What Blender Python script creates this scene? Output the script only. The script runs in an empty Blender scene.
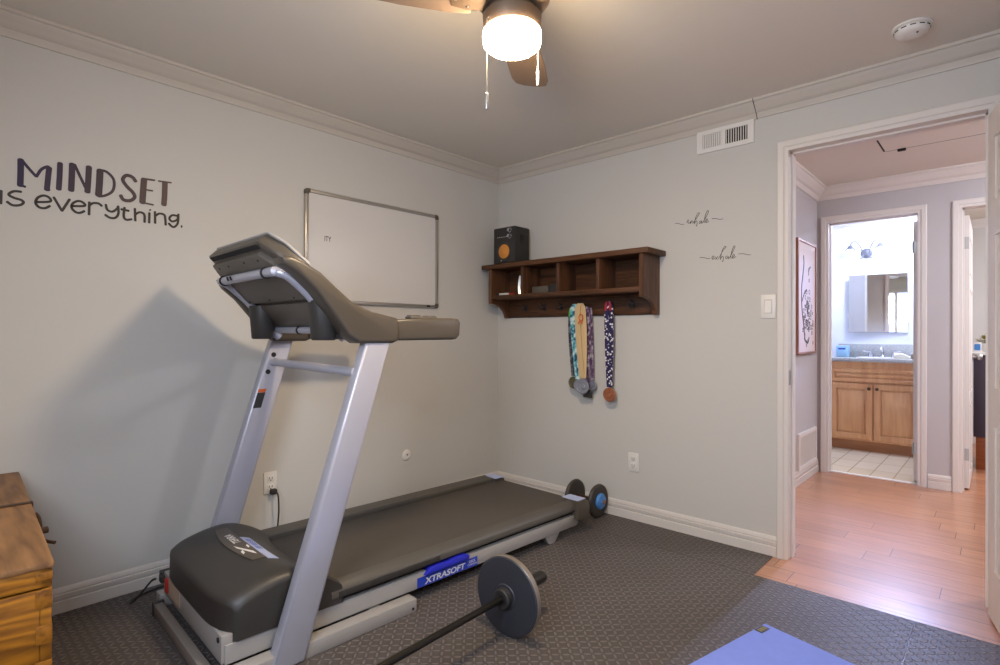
import bpy, bmesh, math, random
from mathutils import Vector, Matrix
random.seed(7)
S = bpy.context.scene
C = S.collection
PI = math.pi

# ------------------------------------------------------------------ camera, world, exposure
cam_d = bpy.data.cameras.new('camera')
cam = bpy.data.objects.new('camera', cam_d); C.objects.link(cam)
cam.location = (2.872, -3.078, 1.16)
cam.rotation_euler = (Matrix.Rotation(math.radians(42.795), 3, 'Z') @ Matrix.Rotation(math.radians(90.156), 3, 'X') @ Matrix.Rotation(math.radians(0.172), 3, 'Z')).to_euler()
cam_d.sensor_width = 36.0
cam_d.lens = 36.0*545.5/1000
cam_d.clip_start = 0.02
S.camera = cam
S.view_settings.view_transform = 'Standard'
S.view_settings.look = 'None'
S.view_settings.exposure = 0.08
S.view_settings.gamma = 1.0
S.view_settings.use_curve_mapping = False
try:
    S.cycles.use_denoising = True
    S.cycles.max_bounces = 10
    S.cycles.diffuse_bounces = 6
    S.cycles.sample_clamp_indirect = 6.0
    S.cycles.caustics_reflective = False
    S.cycles.caustics_refractive = False
except Exception:
    pass
W = bpy.data.worlds.new('sky'); S.world = W
W.use_nodes = True
W.node_tree.nodes['Background'].inputs[0].default_value = (0.62, 0.76, 1.0, 1)
W.node_tree.nodes['Background'].inputs[1].default_value = 1.0
LAMP = 94.0           # ceiling fan lamp bowl, its sides
LAMP_DOWN = 275.0     # its underside, where the bulbs shine straight through
WINDOW = 4.0         # daylight in the window panes behind the camera
BATH = 7.0          # vanity lamps
BATH_FILL = 92.0  # added fill lamp on the bathroom ceiling
HALL_FILL = 190.0  # added fill lamps in the hall and the far right room

def area(name, loc, rot, sx, sy, power, col):
    d = bpy.data.lights.new(name, 'AREA'); d.shape = 'RECTANGLE'; d.size = sx; d.size_y = sy
    d.energy = power; d.color = col
    o = bpy.data.objects.new(name, d); C.objects.link(o); o.location = loc; o.rotation_euler = rot
    return o
def spot(name, loc, aim, power, col, ang, blend, rad):
    d = bpy.data.lights.new(name, 'SPOT'); d.energy = power; d.color = col; d.spot_size = math.radians(ang); d.spot_blend = blend; d.shadow_soft_size = rad
    o = bpy.data.objects.new(name, d); C.objects.link(o); o.location = loc
    o.rotation_euler = (Vector(aim)-Vector(loc)).to_track_quat('-Z', 'Y').to_euler()
    return o
spot('bathroom_fill_spot', (2.20, 2.99, 2.36), (2.25, -0.5, 0.0), 260, (0.38, 0.49, 1.0), 46, 0.5, 0.05)   # added fill light aimed out through the doorway; its fixture is built below
for x_ in (2.015, 2.485):      # daylight entering through the two panes of the window behind the camera
    area('window_daylight', (x_, -3.53, 1.62), (math.radians(55), 0, 0), 0.38, 0.9, 22.5, (0.78, 0.87, 1.0))

# ------------------------------------------------------------------ materials
def lin(c): return tuple(((v/255)/12.92 if v/255 <= 0.04045 else (((v/255)+0.055)/1.055)**2.4) for v in c)
def new_mat(name):
    m = bpy.data.materials.new(name); m.use_nodes = True
    return m, m.node_tree, m.node_tree.nodes['Principled BSDF']
def mat(name, rgb, rough=0.5, metal=0.0, spec=0.5, var=0.06, scale=6.0, bump=0.0, bscale=60.0, emit=None, emitc=None, coat=0.0):
    m, nt, b = new_mat(name)
    col = lin(rgb)
    tc = nt.nodes.new('ShaderNodeTexCoord')
    nz = nt.nodes.new('ShaderNodeTexNoise'); nz.inputs['Scale'].default_value = scale; nz.inputs['Detail'].default_value = 4
    nt.links.new(tc.outputs['Object'], nz.inputs['Vector'])
    mx = nt.nodes.new('ShaderNodeMix'); mx.data_type = 'RGBA'
    mx.inputs[6].default_value = tuple(max(0, v*(1-var)) for v in col)+(1,)
    mx.inputs[7].default_value = tuple(min(1, v*(1+var)) for v in col)+(1,)
    nt.links.new(nz.outputs['Fac'], mx.inputs[0]); nt.links.new(mx.outputs[2], b.inputs['Base Color'])
    b.inputs['Roughness'].default_value = rough; b.inputs['Metallic'].default_value = metal
    b.inputs['Specular IOR Level'].default_value = spec
    if coat: b.inputs['Coat Weight'].default_value = coat
    if bump:
        n2 = nt.nodes.new('ShaderNodeTexNoise'); n2.inputs['Scale'].default_value = bscale; n2.inputs['Detail'].default_value = 3
        nt.links.new(tc.outputs['Object'], n2.inputs['Vector'])
        bp = nt.nodes.new('ShaderNodeBump'); bp.inputs['Strength'].default_value = bump; bp.inputs['Distance'].default_value = 0.004
        nt.links.new(n2.outputs['Fac'], bp.inputs['Height']); nt.links.new(bp.outputs[0], b.inputs['Normal'])
    if emit is not None:
        b.inputs['Emission Color'].default_value = lin(emitc or rgb)+(1,)
        b.inputs['Emission Strength'].default_value = emit
    return m
def wood(name, dark, light, axis='X', scale=3.0, stretch=10.0, rough=0.45, ring=6.0, bump=0.15, spec=0.4):
    m, nt, b = new_mat(name)
    tc = nt.nodes.new('ShaderNodeTexCoord'); mp = nt.nodes.new('ShaderNodeMapping')
    sc = {'X': (1/stretch, 1, 1), 'Y': (1, 1/stretch, 1), 'Z': (1, 1, 1/stretch)}[axis]
    mp.inputs['Scale'].default_value = tuple(v*scale for v in sc)
    nt.links.new(tc.outputs['Object'], mp.inputs['Vector'])
    n1 = nt.nodes.new('ShaderNodeTexNoise'); n1.inputs['Scale'].default_value = 1.6; n1.inputs['Detail'].default_value = 3
    n1.inputs['Distortion'].default_value = 0.6
    nt.links.new(mp.outputs[0], n1.inputs['Vector'])
    mul = nt.nodes.new('ShaderNodeMath'); mul.operation = 'MULTIPLY'; mul.inputs[1].default_value = ring
    nt.links.new(n1.outputs['Fac'], mul.inputs[0])
    fr = nt.nodes.new('ShaderNodeMath'); fr.operation = 'PINGPONG'; fr.inputs[1].default_value = 0.5
    nt.links.new(mul.outputs[0], fr.inputs[0])
    n2 = nt.nodes.new('ShaderNodeTexNoise'); n2.inputs['Scale'].default_value = 18; n2.inputs['Detail'].default_value = 5
    nt.links.new(mp.outputs[0], n2.inputs['Vector'])
    ad = nt.nodes.new('ShaderNodeMath'); ad.operation = 'ADD'
    nt.links.new(fr.outputs[0], ad.inputs[0]); nt.links.new(n2.outputs['Fac'], ad.inputs[1])
    rp = nt.nodes.new('ShaderNodeValToRGB')
    rp.color_ramp.elements[0].position = 0.3; rp.color_ramp.elements[0].color = lin(dark)+(1,)
    rp.color_ramp.elements[1].position = 1.0; rp.color_ramp.elements[1].color = lin(light)+(1,)
    nt.links.new(ad.outputs[0], rp.inputs[0]); nt.links.new(rp.outputs[0], b.inputs['Base Color'])
    b.inputs['Roughness'].default_value = rough; b.inputs['Specular IOR Level'].default_value = spec
    bp = nt.nodes.new('ShaderNodeBump'); bp.inputs['Strength'].default_value = bump; bp.inputs['Distance'].default_value = 0.003
    nt.links.new(ad.outputs[0], bp.inputs['Height']); nt.links.new(bp.outputs[0], b.inputs['Normal'])
    return m
def brick(name, c1, c2, mortar, w, h, ms, offset=0.5, rough=0.3, grain=True, spec=0.5, rot=0.0):
    m, nt, b = new_mat(name)
    tc = nt.nodes.new('ShaderNodeTexCoord')
    mp = nt.nodes.new('ShaderNodeMapping'); mp.inputs['Rotation'].default_value = (0, 0, rot)
    nt.links.new(tc.outputs['Object'], mp.inputs['Vector'])
    br = nt.nodes.new('ShaderNodeTexBrick')
    br.offset = offset; br.offset_frequency = 2; br.squash = 1.0
    br.inputs['Color1'].default_value = lin(c1)+(1,); br.inputs['Color2'].default_value = lin(c2)+(1,)
    br.inputs['Mortar'].default_value = lin(mortar)+(1,)
    br.inputs['Scale'].default_value = 1.0; br.inputs['Mortar Size'].default_value = ms
    br.inputs['Brick Width'].default_value = w; br.inputs['Row Height'].default_value = h
    if grain:   # every row of planks starts somewhere else
        sp = nt.nodes.new('ShaderNodeSeparateXYZ'); nt.links.new(mp.outputs[0], sp.inputs[0])
        dv = nt.nodes.new('ShaderNodeMath'); dv.operation = 'DIVIDE'; dv.inputs[1].default_value = h; nt.links.new(sp.outputs[1], dv.inputs[0])
        fl = nt.nodes.new('ShaderNodeMath'); fl.operation = 'FLOOR'; nt.links.new(dv.outputs[0], fl.inputs[0])
        wn = nt.nodes.new('ShaderNodeTexWhiteNoise'); wn.noise_dimensions = '1D'; nt.links.new(fl.outputs[0], wn.inputs['W'])
        ma = nt.nodes.new('ShaderNodeMath'); ma.operation = 'MULTIPLY_ADD'; ma.inputs[1].default_value = w; nt.links.new(wn.outputs['Value'], ma.inputs[0]); nt.links.new(sp.outputs[0], ma.inputs[2])
        cb = nt.nodes.new('ShaderNodeCombineXYZ'); nt.links.new(ma.outputs[0], cb.inputs[0]); nt.links.new(sp.outputs[1], cb.inputs[1])
        br.offset = 0.0; nt.links.new(cb.outputs[0], br.inputs['Vector'])
    else:
        nt.links.new(mp.outputs[0], br.inputs['Vector'])
    src = br.outputs['Color']
    if grain:
        m2 = nt.nodes.new('ShaderNodeMapping'); m2.inputs['Scale'].default_value = (3, 26, 1)
        nt.links.new(tc.outputs['Object'], m2.inputs['Vector'])
        nz = nt.nodes.new('ShaderNodeTexNoise'); nz.inputs['Scale'].default_value = 1.5; nz.inputs['Detail'].default_value = 6
        nt.links.new(m2.outputs[0], nz.inputs['Vector'])
        mr = nt.nodes.new('ShaderNodeMapRange'); mr.inputs[1].default_value = 0.3; mr.inputs[2].default_value = 0.7
        mr.inputs[3].default_value = 0.82; mr.inputs[4].default_value = 1.1
        nt.links.new(nz.outputs['Fac'], mr.inputs[0])
        mx = nt.nodes.new('ShaderNodeMix'); mx.data_type = 'RGBA'; mx.blend_type = 'MULTIPLY'; mx.inputs[0].default_value = 1
        nt.links.new(src, mx.inputs[6]); nt.links.new(mr.outputs[0], mx.inputs[7]); src = mx.outputs[2]
    nt.links.new(src, b.inputs['Base Color'])
    if grain: b.inputs['Coat Weight'].default_value = 0.5; b.inputs['Coat Roughness'].default_value = 0.3
    b.inputs['Roughness'].default_value = rough; b.inputs['Specular IOR Level'].default_value = spec
    bp = nt.nodes.new('ShaderNodeBump'); bp.inputs['Strength'].default_value = 0.25; bp.inputs['Distance'].default_value = 0.002; bp.invert = True
    nt.links.new(br.outputs['Fac'], bp.inputs['Height']); nt.links.new(bp.outputs[0], b.inputs['Normal'])
    return m
def tread_mat(name, rgb):
    """rubber with raised lozenges on a square lattice, turned +45 / -45 degrees in turn"""
    m, nt, b = new_mat(name)
    N = nt.nodes; L = nt.links
    def mth(op, a, c=None, d=None):
        n = N.new('ShaderNodeMath'); n.operation = op
        for i, v in enumerate((a, c, d)):
            if v is None: continue
            if isinstance(v, (int, float)): n.inputs[i].default_value = v
            else: L.new(v, n.inputs[i])
        return n.outputs[0]
    tc = N.new('ShaderNodeTexCoord'); sp = N.new('ShaderNodeSeparateXYZ'); L.new(tc.outputs['Object'], sp.inputs[0])
    a = 0.0275
    xs = mth('DIVIDE', sp.outputs[0], a); ys = mth('DIVIDE', sp.outputs[1], a)
    ix = mth('FLOOR', xs); iy = mth('FLOOR', ys)
    fx = mth('SUBTRACT', mth('SUBTRACT', xs, ix), 0.5); fy = mth('SUBTRACT', mth('SUBTRACT', ys, iy), 0.5)
    par = mth('PINGPONG', mth('ADD', ix, iy), 1.0)
    q1 = mth('MULTIPLY', mth('ADD', fx, fy), 0.7071); q2 = mth('MULTIPLY', mth('SUBTRACT', fx, fy), 0.7071)
    ipar = mth('SUBTRACT', 1.0, par)
    A = mth('ADD', mth('MULTIPLY', q1, par), mth('MULTIPLY', q2, ipar))
    B = mth('ADD', mth('MULTIPLY', q2, par), mth('MULTIPLY', q1, ipar))
    A = mth('ABSOLUTE', A); B = mth('ABSOLUTE', B)
    d = mth('ADD', mth('POWER', mth('DIVIDE', A, 0.56), 2.0), mth('POWER', mth('DIVIDE', B, 0.19), 2.0))
    mr = N.new('ShaderNodeMapRange'); mr.interpolation_type = 'SMOOTHSTEP'
    mr.inputs[1].default_value = 1.15; mr.inputs[2].default_value = 0.35; mr.inputs[3].default_value = 0; mr.inputs[4].default_value = 1
    L.new(d, mr.inputs[0])
    nz = N.new('ShaderNodeTexNoise'); nz.inputs['Scale'].default_value = 3.0; nz.inputs['Detail'].default_value = 5
    L.new(tc.outputs['Object'], nz.inputs['Vector'])
    col = lin(rgb)
    # raised tops are lighter, the rubber between them darker
    fac = mth('MULTIPLY', mr.outputs[0], mth('ADD', mth('MULTIPLY', nz.outputs['Fac'], 0.9), 0.35))
    mx = N.new('ShaderNodeMix'); mx.data_type = 'RGBA'
    mx.inputs[6].default_value = tuple(v*0.72 for v in col)+(1,); mx.inputs[7].default_value = tuple(v*1.65 for v in col)+(1,)
    L.new(fac, mx.inputs[0]); L.new(mx.outputs[2], b.inputs['Base Color'])
    b.inputs['Roughness'].default_value = 0.5; b.inputs['Specular IOR Level'].default_value = 0.35
    bp = N.new('ShaderNodeBump'); bp.inputs['Strength'].default_value = 1.0; bp.inputs['Distance'].default_value = 0.0045
    L.new(mr.outputs[0], bp.inputs['Height']); L.new(bp.outputs[0], b.inputs['Normal'])
    return m

M = {}
M['wall'] = mat('wall_paint', (198, 195, 189), 0.85, spec=0.2, var=0.015, scale=1.5, bump=0.08, bscale=140)
M['ceil'] = mat('ceiling_paint', (220, 214, 203), 0.9, spec=0.15, var=0.02, scale=2, bump=0.15, bscale=120)
M['hallceil'] = M['ceil']
M['trim'] = mat('trim_paint', (214, 207, 200), 0.45, var=0.0)
M['crown'] = mat('crown_paint', (196, 188, 177), 0.5, var=0.0)
M['white'] = mat('white_plastic', (222, 218, 212), 0.4, var=0.02)
M['slot'] = mat('dark_slot', (30, 27, 25), 0.8)
M['floor'] = brick('oak_planks', (164, 110, 78), (184, 128, 92), (78, 46, 30), 1.10, 0.138, 0.0016, 0.37, rough=0.27, spec=1.0)
M['tile'] = brick('cream_tile', (214, 198, 170), (224, 210, 186), (170, 152, 128), 0.158, 0.316, 0.004, 0.0, rough=0.25, grain=False)
M['rubber'] = tread_mat('rubber_tread', (94, 87, 84))
M['blackpl'] = mat('black_plastic', (52, 49, 46), 0.45, var=0.08, bump=0.1, bscale=300)
M['greypl'] = mat('grey_plastic', (80, 73, 64), 0.42, var=0.05, bump=0.08, bscale=300)
M['armpl'] = mat('arm_plastic', (74, 67, 58), 0.4, var=0.05)
M['backpl'] = mat('console_back', (94, 87, 78), 0.5, var=0.05)
M['belt'] = mat('running_belt', (74, 68, 62), 0.6, var=0.12, scale=4, bump=0.2, bscale=500)
M['rail'] = mat('foot_rail', (78, 74, 68), 0.45, var=0.06)
M['silver'] = mat('silver_paint', (180, 180, 191), 0.34, metal=0.35, var=0.03)
M['silverd'] = mat('silver_frame', (172, 168, 164), 0.38, metal=0.3, var=0.03)
M['silvershade'] = mat('silver_frame_shaded', (128, 120, 113), 0.5, metal=0.2, var=0.05)  # frame silver darkened for the front bar, its shade put into the colour
M['steel'] = mat('brushed_steel', (170, 168, 165), 0.3, metal=0.9, var=0.05)
M['chrome'] = mat('chrome', (205, 205, 210), 0.12, metal=1.0, var=0.02)
M['blue'] = mat('blue_plastic', (38, 44, 178), 0.35, var=0.05)
M['bluedecal'] = mat('blue_decal', (36, 62, 172), 0.45, var=0.04)
M['lilac'] = mat('pale_blue_label', (176, 188, 226), 0.4, var=0.04)
M['ink'] = mat('white_ink', (225, 222, 218), 0.5, var=0.02)
M['black'] = mat('matte_black', (42, 40, 39), 0.6, var=0.1)
M['iron'] = mat('cast_iron', (46, 47, 54), 0.5, var=0.12, bump=0.15, bscale=120)
M['irone'] = mat('worn_iron_edge', (150, 140, 128), 0.4, metal=0.6, var=0.12)
M['bar'] = mat('black_bar', (50, 47, 42), 0.3, metal=0.7, var=0.1)
M['yoga'] = mat('yoga_blue', (122, 141, 216), 0.75, var=0.08, scale=30, bump=0.25, bscale=260)
M['trunk'] = wood('trunk_pine', (84, 46, 4), (168, 108, 22), 'Y', 3.0, 6, 0.42, 13, spec=0.5)
M['trunkend'] = wood('trunk_joint', (76, 42, 6), (146, 92, 20), 'X', 6, 5, 0.5, 5)
M['trunktop'] = wood('trunk_top', (96, 66, 40), (146, 106, 66), 'X', 3.4, 8, 0.55, 8)
M['rust'] = mat('old_iron', (76, 54, 40), 0.55, metal=0.6, var=0.25, scale=30)
M['shelf'] = wood('walnut_stain', (52, 33, 21), (92, 60, 39), 'X', 5, 9, 0.45, 4, spec=0.25)
M['shelfv'] = wood('walnut_stain_upright', (56, 35, 22), (98, 64, 42), 'Z', 5, 9, 0.42, 4)
M['board'] = mat('whiteboard_face', (206, 203, 200), 0.38, var=0.01, spec=0.5)
M['alu'] = mat('aluminium', (176, 172, 166), 0.35, metal=0.8, var=0.04)
M['greycap'] = mat('grey_cap', (84, 78, 70), 0.5)
M['fan'] = mat('bronze_blade', (138, 116, 98), 0.55, metal=0.1, var=0.08, scale=14)
M['bowl_under'] = mat('lamp_glass_underside', (255, 246, 232), 0.4, emit=LAMP_DOWN, emitc=(255, 228, 190))
M['fanmetal'] = mat('bronze_metal', (104, 86, 70), 0.5, metal=0.4, var=0.05)
M['bowl'] = mat('lamp_glass', (255, 246, 232), 0.4, emit=LAMP, emitc=(255, 226, 186))
M['maple'] = wood('maple_cabinet', (190, 134, 88), (214, 162, 114), 'Z', 3, 9, 0.35, 3, bump=0.05)
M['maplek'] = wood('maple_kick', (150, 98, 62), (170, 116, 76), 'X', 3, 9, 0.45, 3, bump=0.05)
M['granite'] = mat('granite', (172, 172, 172), 0.2, var=0.5, scale=90)
M['bathwall'] = mat('bath_paint', (226, 228, 236), 0.8, spec=0.2, var=0.01)
M['hallwall'] = mat('hall_paint', (186, 181, 181), 0.85, spec=0.2, var=0.015)
M['mirror'] = mat('mirror_glass', (235, 238, 240), 0.02, metal=1.0, var=0.0)
M['paleblue'] = mat('pale_blue_box', (150, 192, 222), 0.6, var=0.05)
M['towel'] = mat('cream_towel', (232, 226, 208), 0.95, var=0.06, scale=40, bump=0.5, bscale=200)
M['bulb'] = mat('bulb_glass', (255, 255, 255), 0.4, emit=BATH, emitc=(232, 238, 255))
M['bathfill'] = mat('bath_fill_glow', (255, 255, 255), 0.4, emit=BATH_FILL, emitc=(214, 226, 255))
M['fillglow'] = mat('fill_lamp_glow', (255, 255, 255), 0.4, emit=HALL_FILL, emitc=(240, 242, 255))
M['pane'] = mat('daylit_pane', (200, 215, 255), 0.1, emit=WINDOW, emitc=(190, 212, 255))
M['purple'] = mat('dark_cabinet', (62, 50, 62), 0.45, var=0.06)
M['plant'] = mat('gold_green_leaf', (128, 116, 52), 0.6, var=0.25, scale=30)
M['brownbase'] = wood('brown_base', (112, 58, 34), (150, 84, 50), 'X', 3, 8, 0.35, 3)
M['red'] = mat('red_plastic', (172, 44, 30), 0.4)
M['orange'] = mat('orange_cone', (206, 134, 52), 0.35, var=0.05)
M['orangelab'] = mat('orange_label', (206, 96, 40), 0.5)
M['decal'] = mat('dark_vinyl', (50, 41, 37), 0.6, var=0.05)
M['grey_vinyl'] = mat('grey_vinyl', (72, 66, 62), 0.6, var=0.05)
M['cream'] = mat('cream_ribbon', (206, 178, 132), 0.8, var=0.05)
M['green'] = mat('green_ribbon', (84, 178, 62), 0.8, var=0.15, scale=40)
M['bronze'] = mat('bronze_medal', (176, 112, 82), 0.4, metal=0.6, var=0.15, scale=60)
M['oldsilver'] = mat('silver_medal', (150, 154, 168), 0.4, metal=0.5, var=0.2, scale=60)
M['antique'] = mat('antique_medal', (112, 108, 84), 0.4, metal=0.7, var=0.25, scale=60)
M['canvas'] = mat('canvas_print', (206, 190, 186), 0.7, var=0.04)
M['copper'] = mat('copper_frame', (150, 104, 84), 0.4, metal=0.3)
M['beige_label'] = mat('beige_label', (182, 160, 138), 0.6, var=0.08, scale=60)
M['bluehub'] = mat('blue_hub', (70, 132, 198), 0.4, var=0.05)
M['tyre'] = mat('black_tyre', (58, 52, 48), 0.55, var=0.1)
M['pewter'] = mat('pewter_lamp_metal', (104, 106, 116), 0.4, metal=0.3)
M['purpledecal'] = None
def gradient_vinyl():
    m, nt, b = new_mat('purple_to_brown_vinyl')
    tc = nt.nodes.new('ShaderNodeTexCoord'); sp = nt.nodes.new('ShaderNodeSeparateXYZ'); nt.links.new(tc.outputs['Object'], sp.inputs[0])
    mr = nt.nodes.new('ShaderNodeMapRange'); mr.inputs[1].default_value = -0.28; mr.inputs[2].default_value = 0.28
    nt.links.new(sp.outputs[1], mr.inputs[0])
    rp = nt.nodes.new('ShaderNodeValToRGB')
    rp.color_ramp.elements[0].color = lin((38, 24, 60))+(1,); rp.color_ramp.elements[1].color = lin((86, 68, 61))+(1,)
    rp.color_ramp.elements.new(0.45).color = lin((58, 42, 52))+(1,)
    nt.links.new(mr.outputs[0], rp.inputs[0]); nt.links.new(rp.outputs[0], b.inputs['Base Color'])
    b.inputs['Roughness'].default_value = 0.6
    return m
M['purpledecal'] = gradient_vinyl()
def ribbon_pattern(name, base, spots, scale, thr, kind='NOISE', base2=None):
    m, nt, b = new_mat(name)
    tc = nt.nodes.new('ShaderNodeTexCoord')
    if kind == 'NOISE':
        t = nt.nodes.new('ShaderNodeTexNoise'); t.inputs['Detail'].default_value = 2
    else:
        t = nt.nodes.new('ShaderNodeTexVoronoi')
    t.inputs['Scale'].default_value = scale
    nt.links.new(tc.outputs['Object'], t.inputs['Vector'])
    rp = nt.nodes.new('ShaderNodeValToRGB'); rp.color_ramp.interpolation = 'CONSTANT' if kind != 'NOISE' else 'LINEAR'
    e = rp.color_ramp.elements
    e[0].position = 0; e[1].position = thr
    if kind == 'NOISE':
        e[0].position = thr-0.12; e[1].position = thr+0.1
        e[0].color = lin(base)+(1,); e[1].color = lin(spots)+(1,)
        if base2: e.new(thr).color = lin(base2)+(1,)
    else:
        e[0].color = lin(spots)+(1,); e[1].color = lin(base)+(1,)
    nt.links.new(t.outputs[0], rp.inputs[0]); nt.links.new(rp.outputs[0], b.inputs['Base Color'])
    b.inputs['Roughness'].default_value = 0.8
    return m
M['tiedye'] = ribbon_pattern('tie_dye_ribbon', (20, 70, 110), (205, 225, 225), 34, 0.5, 'NOISE', (96, 178, 190))
M['polka'] = ribbon_pattern('navy_ribbon_with_white_spots', (40, 32, 78), (225, 222, 228), 55, 0.34, 'VORONOI')
M['darkribbon'] = ribbon_pattern('dark_ribbon', (44, 44, 56), (120, 132, 140), 40, 0.56)
M['violetribbon'] = ribbon_pattern('violet_ribbon', (86, 54, 92), (190, 180, 190), 40, 0.56)
M['redribbon'] = mat('red_ribbon', (170, 40, 52), 0.8)

# ------------------------------------------------------------------ mesh helpers
def box(bm, lo, hi, bev=0.0, seg=2):
    ret = bmesh.ops.create_cube(bm, size=1.0)
    vs = ret['verts']
    for v in vs:
        v.co = Vector([lo[i]+(v.co[i]+0.5)*(hi[i]-lo[i]) for i in range(3)])
    if bev > 0:
        es = list({e for v in vs for e in v.link_edges})
        bev = min(bev, 0.49*min(abs(hi[i]-lo[i]) for i in range(3)))
        bmesh.ops.bevel(bm, geom=es, offset=bev, segments=seg, affect='EDGES', profile=0.5)
def prism(bm, poly, ext, bev=0.0, seg=2):
    """poly: 3-D points of a planar outline; ext: extrusion vector"""
    ext = Vector(ext); a = [bm.verts.new(p) for p in poly]; b = [bm.verts.new(Vector(p)+ext) for p in poly]
    n = len(poly); fs = []
    fs.append(bm.faces.new(a)); fs.append(bm.faces.new(b[::-1]))
    for i in range(n):
        fs.append(bm.faces.new((a[i], b[i], b[(i+1) % n], a[(i+1) % n])))
    bmesh.ops.recalc_face_normals(bm, faces=fs)
    if bev > 0:
        es = [e for e in set(fs[0].edges) | set(fs[1].edges)]
        bmesh.ops.bevel(bm, geom=es, offset=bev, segments=seg, affect='EDGES', profile=0.5)
def frames(pts, closed=False):
    pts = [Vector(p) for p in pts]; n = len(pts); T = []
    for i in range(n):
        if closed: t = pts[(i+1) % n]-pts[i-1]
        else: t = pts[min(i+1, n-1)]-pts[max(i-1, 0)]
        T.append(t.normalized())
    up = Vector((0, 0, 1)) if abs(T[0].z) < 0.9 else Vector((1, 0, 0))
    U = [(up-T[0]*up.dot(T[0])).normalized()]
    for i in range(1, n):
        u = U[-1]-T[i]*U[-1].dot(T[i]); U.append(u.normalized())
    return pts, T, U
def tube(bm, pts, r, seg=10, caps=True):
    pts, T, U = frames(pts); n = len(pts); rings = []
    for i in range(n):
        rr = r[i] if isinstance(r, (list, tuple)) else r
        v = T[i].cross(U[i])
        rings.append([bm.verts.new(pts[i]+U[i]*math.cos(2*PI*k/seg)*rr+v*math.sin(2*PI*k/seg)*rr) for k in range(seg)])
    for i in range(n-1):
        for k in range(seg):
            bm.faces.new((rings[i][k], rings[i][(k+1) % seg], rings[i+1][(k+1) % seg], rings[i+1][k]))
    if caps:
        bm.faces.new(rings[0][::-1]); bm.faces.new(rings[-1])
def cyl(bm, p0, p1, r0, r1=None, seg=24):
    tube(bm, [p0, p1], [r0, r0 if r1 is None else r1], seg)
def lathe(bm, prof, loc=(0, 0, 0), axis=(0, 0, 1), seg=32):
    """prof: (radius, height) list along the axis"""
    A = Vector(axis).normalized(); up = Vector((0, 0, 1)) if abs(A.z) < 0.9 else Vector((1, 0, 0))
    X = (up-A*up.dot(A)).normalized(); Y = A.cross(X); loc = Vector(loc); rings = []
    for r, h in prof:
        if r < 1e-6: rings.append([bm.verts.new(loc+A*h)])
        else: rings.append([bm.verts.new(loc+A*h+X*math.cos(2*PI*k/seg)*r+Y*math.sin(2*PI*k/seg)*r) for k in range(seg)])
    for a, b in zip(rings, rings[1:]):
        for k in range(seg):
            if len(a) == 1 and len(b) == 1: continue
            if len(a) == 1: bm.faces.new((a[0], b[k], b[(k+1) % seg]))
            elif len(b) == 1: bm.faces.new((a[k], b[0], a[(k+1) % seg]))
            else: bm.faces.new((a[k], b[k], b[(k+1) % seg], a[(k+1) % seg]))
    if len(rings[0]) > 1: bm.faces.new(rings[0])
    if len(rings[-1]) > 1: bm.faces.new(rings[-1][::-1])
    bmesh.ops.recalc_face_normals(bm, faces=bm.faces[:])
def spline(pts, n=6):
    """Catmull-Rom through the points"""
    P = [Vector(p) for p in pts]
    if len(P) < 3: return P
    out = []
    for i in range(len(P)-1):
        p0 = P[max(i-1, 0)]; p1 = P[i]; p2 = P[i+1]; p3 = P[min(i+2, len(P)-1)]
        for k in range(n):
            t = k/n
            out.append(0.5*((2*p1)+(p2-p0)*t+(2*p0-5*p1+4*p2-p3)*t*t+(3*p1-p0-3*p2+p3)*t**3))
    out.append(P[-1]); return out
def strip(bm, pts, widthv, thick, w):
    """flat band: centre line pts, half width along widthv, thickness along normal"""
    pts = [Vector(p) for p in pts]; n = len(pts); rows = []
    for i in range(n):
        t = (pts[min(i+1, n-1)]-pts[max(i-1, 0)]).normalized(); wv = Vector(widthv).normalized()
        nn = t.cross(wv).normalized(); hw = (w[i] if isinstance(w, (list, tuple)) else w)/2
        rows.append([bm.verts.new(pts[i]+wv*hw*sx+nn*thick/2*sy) for sx, sy in ((-1, -1), (1, -1), (1, 1), (-1, 1))])
    for a, b in zip(rows, rows[1:]):
        for k in range(4): bm.faces.new((a[k], a[(k+1) % 4], b[(k+1) % 4], b[k]))
    bm.faces.new(rows[0][::-1]); bm.faces.new(rows[-1])
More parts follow.
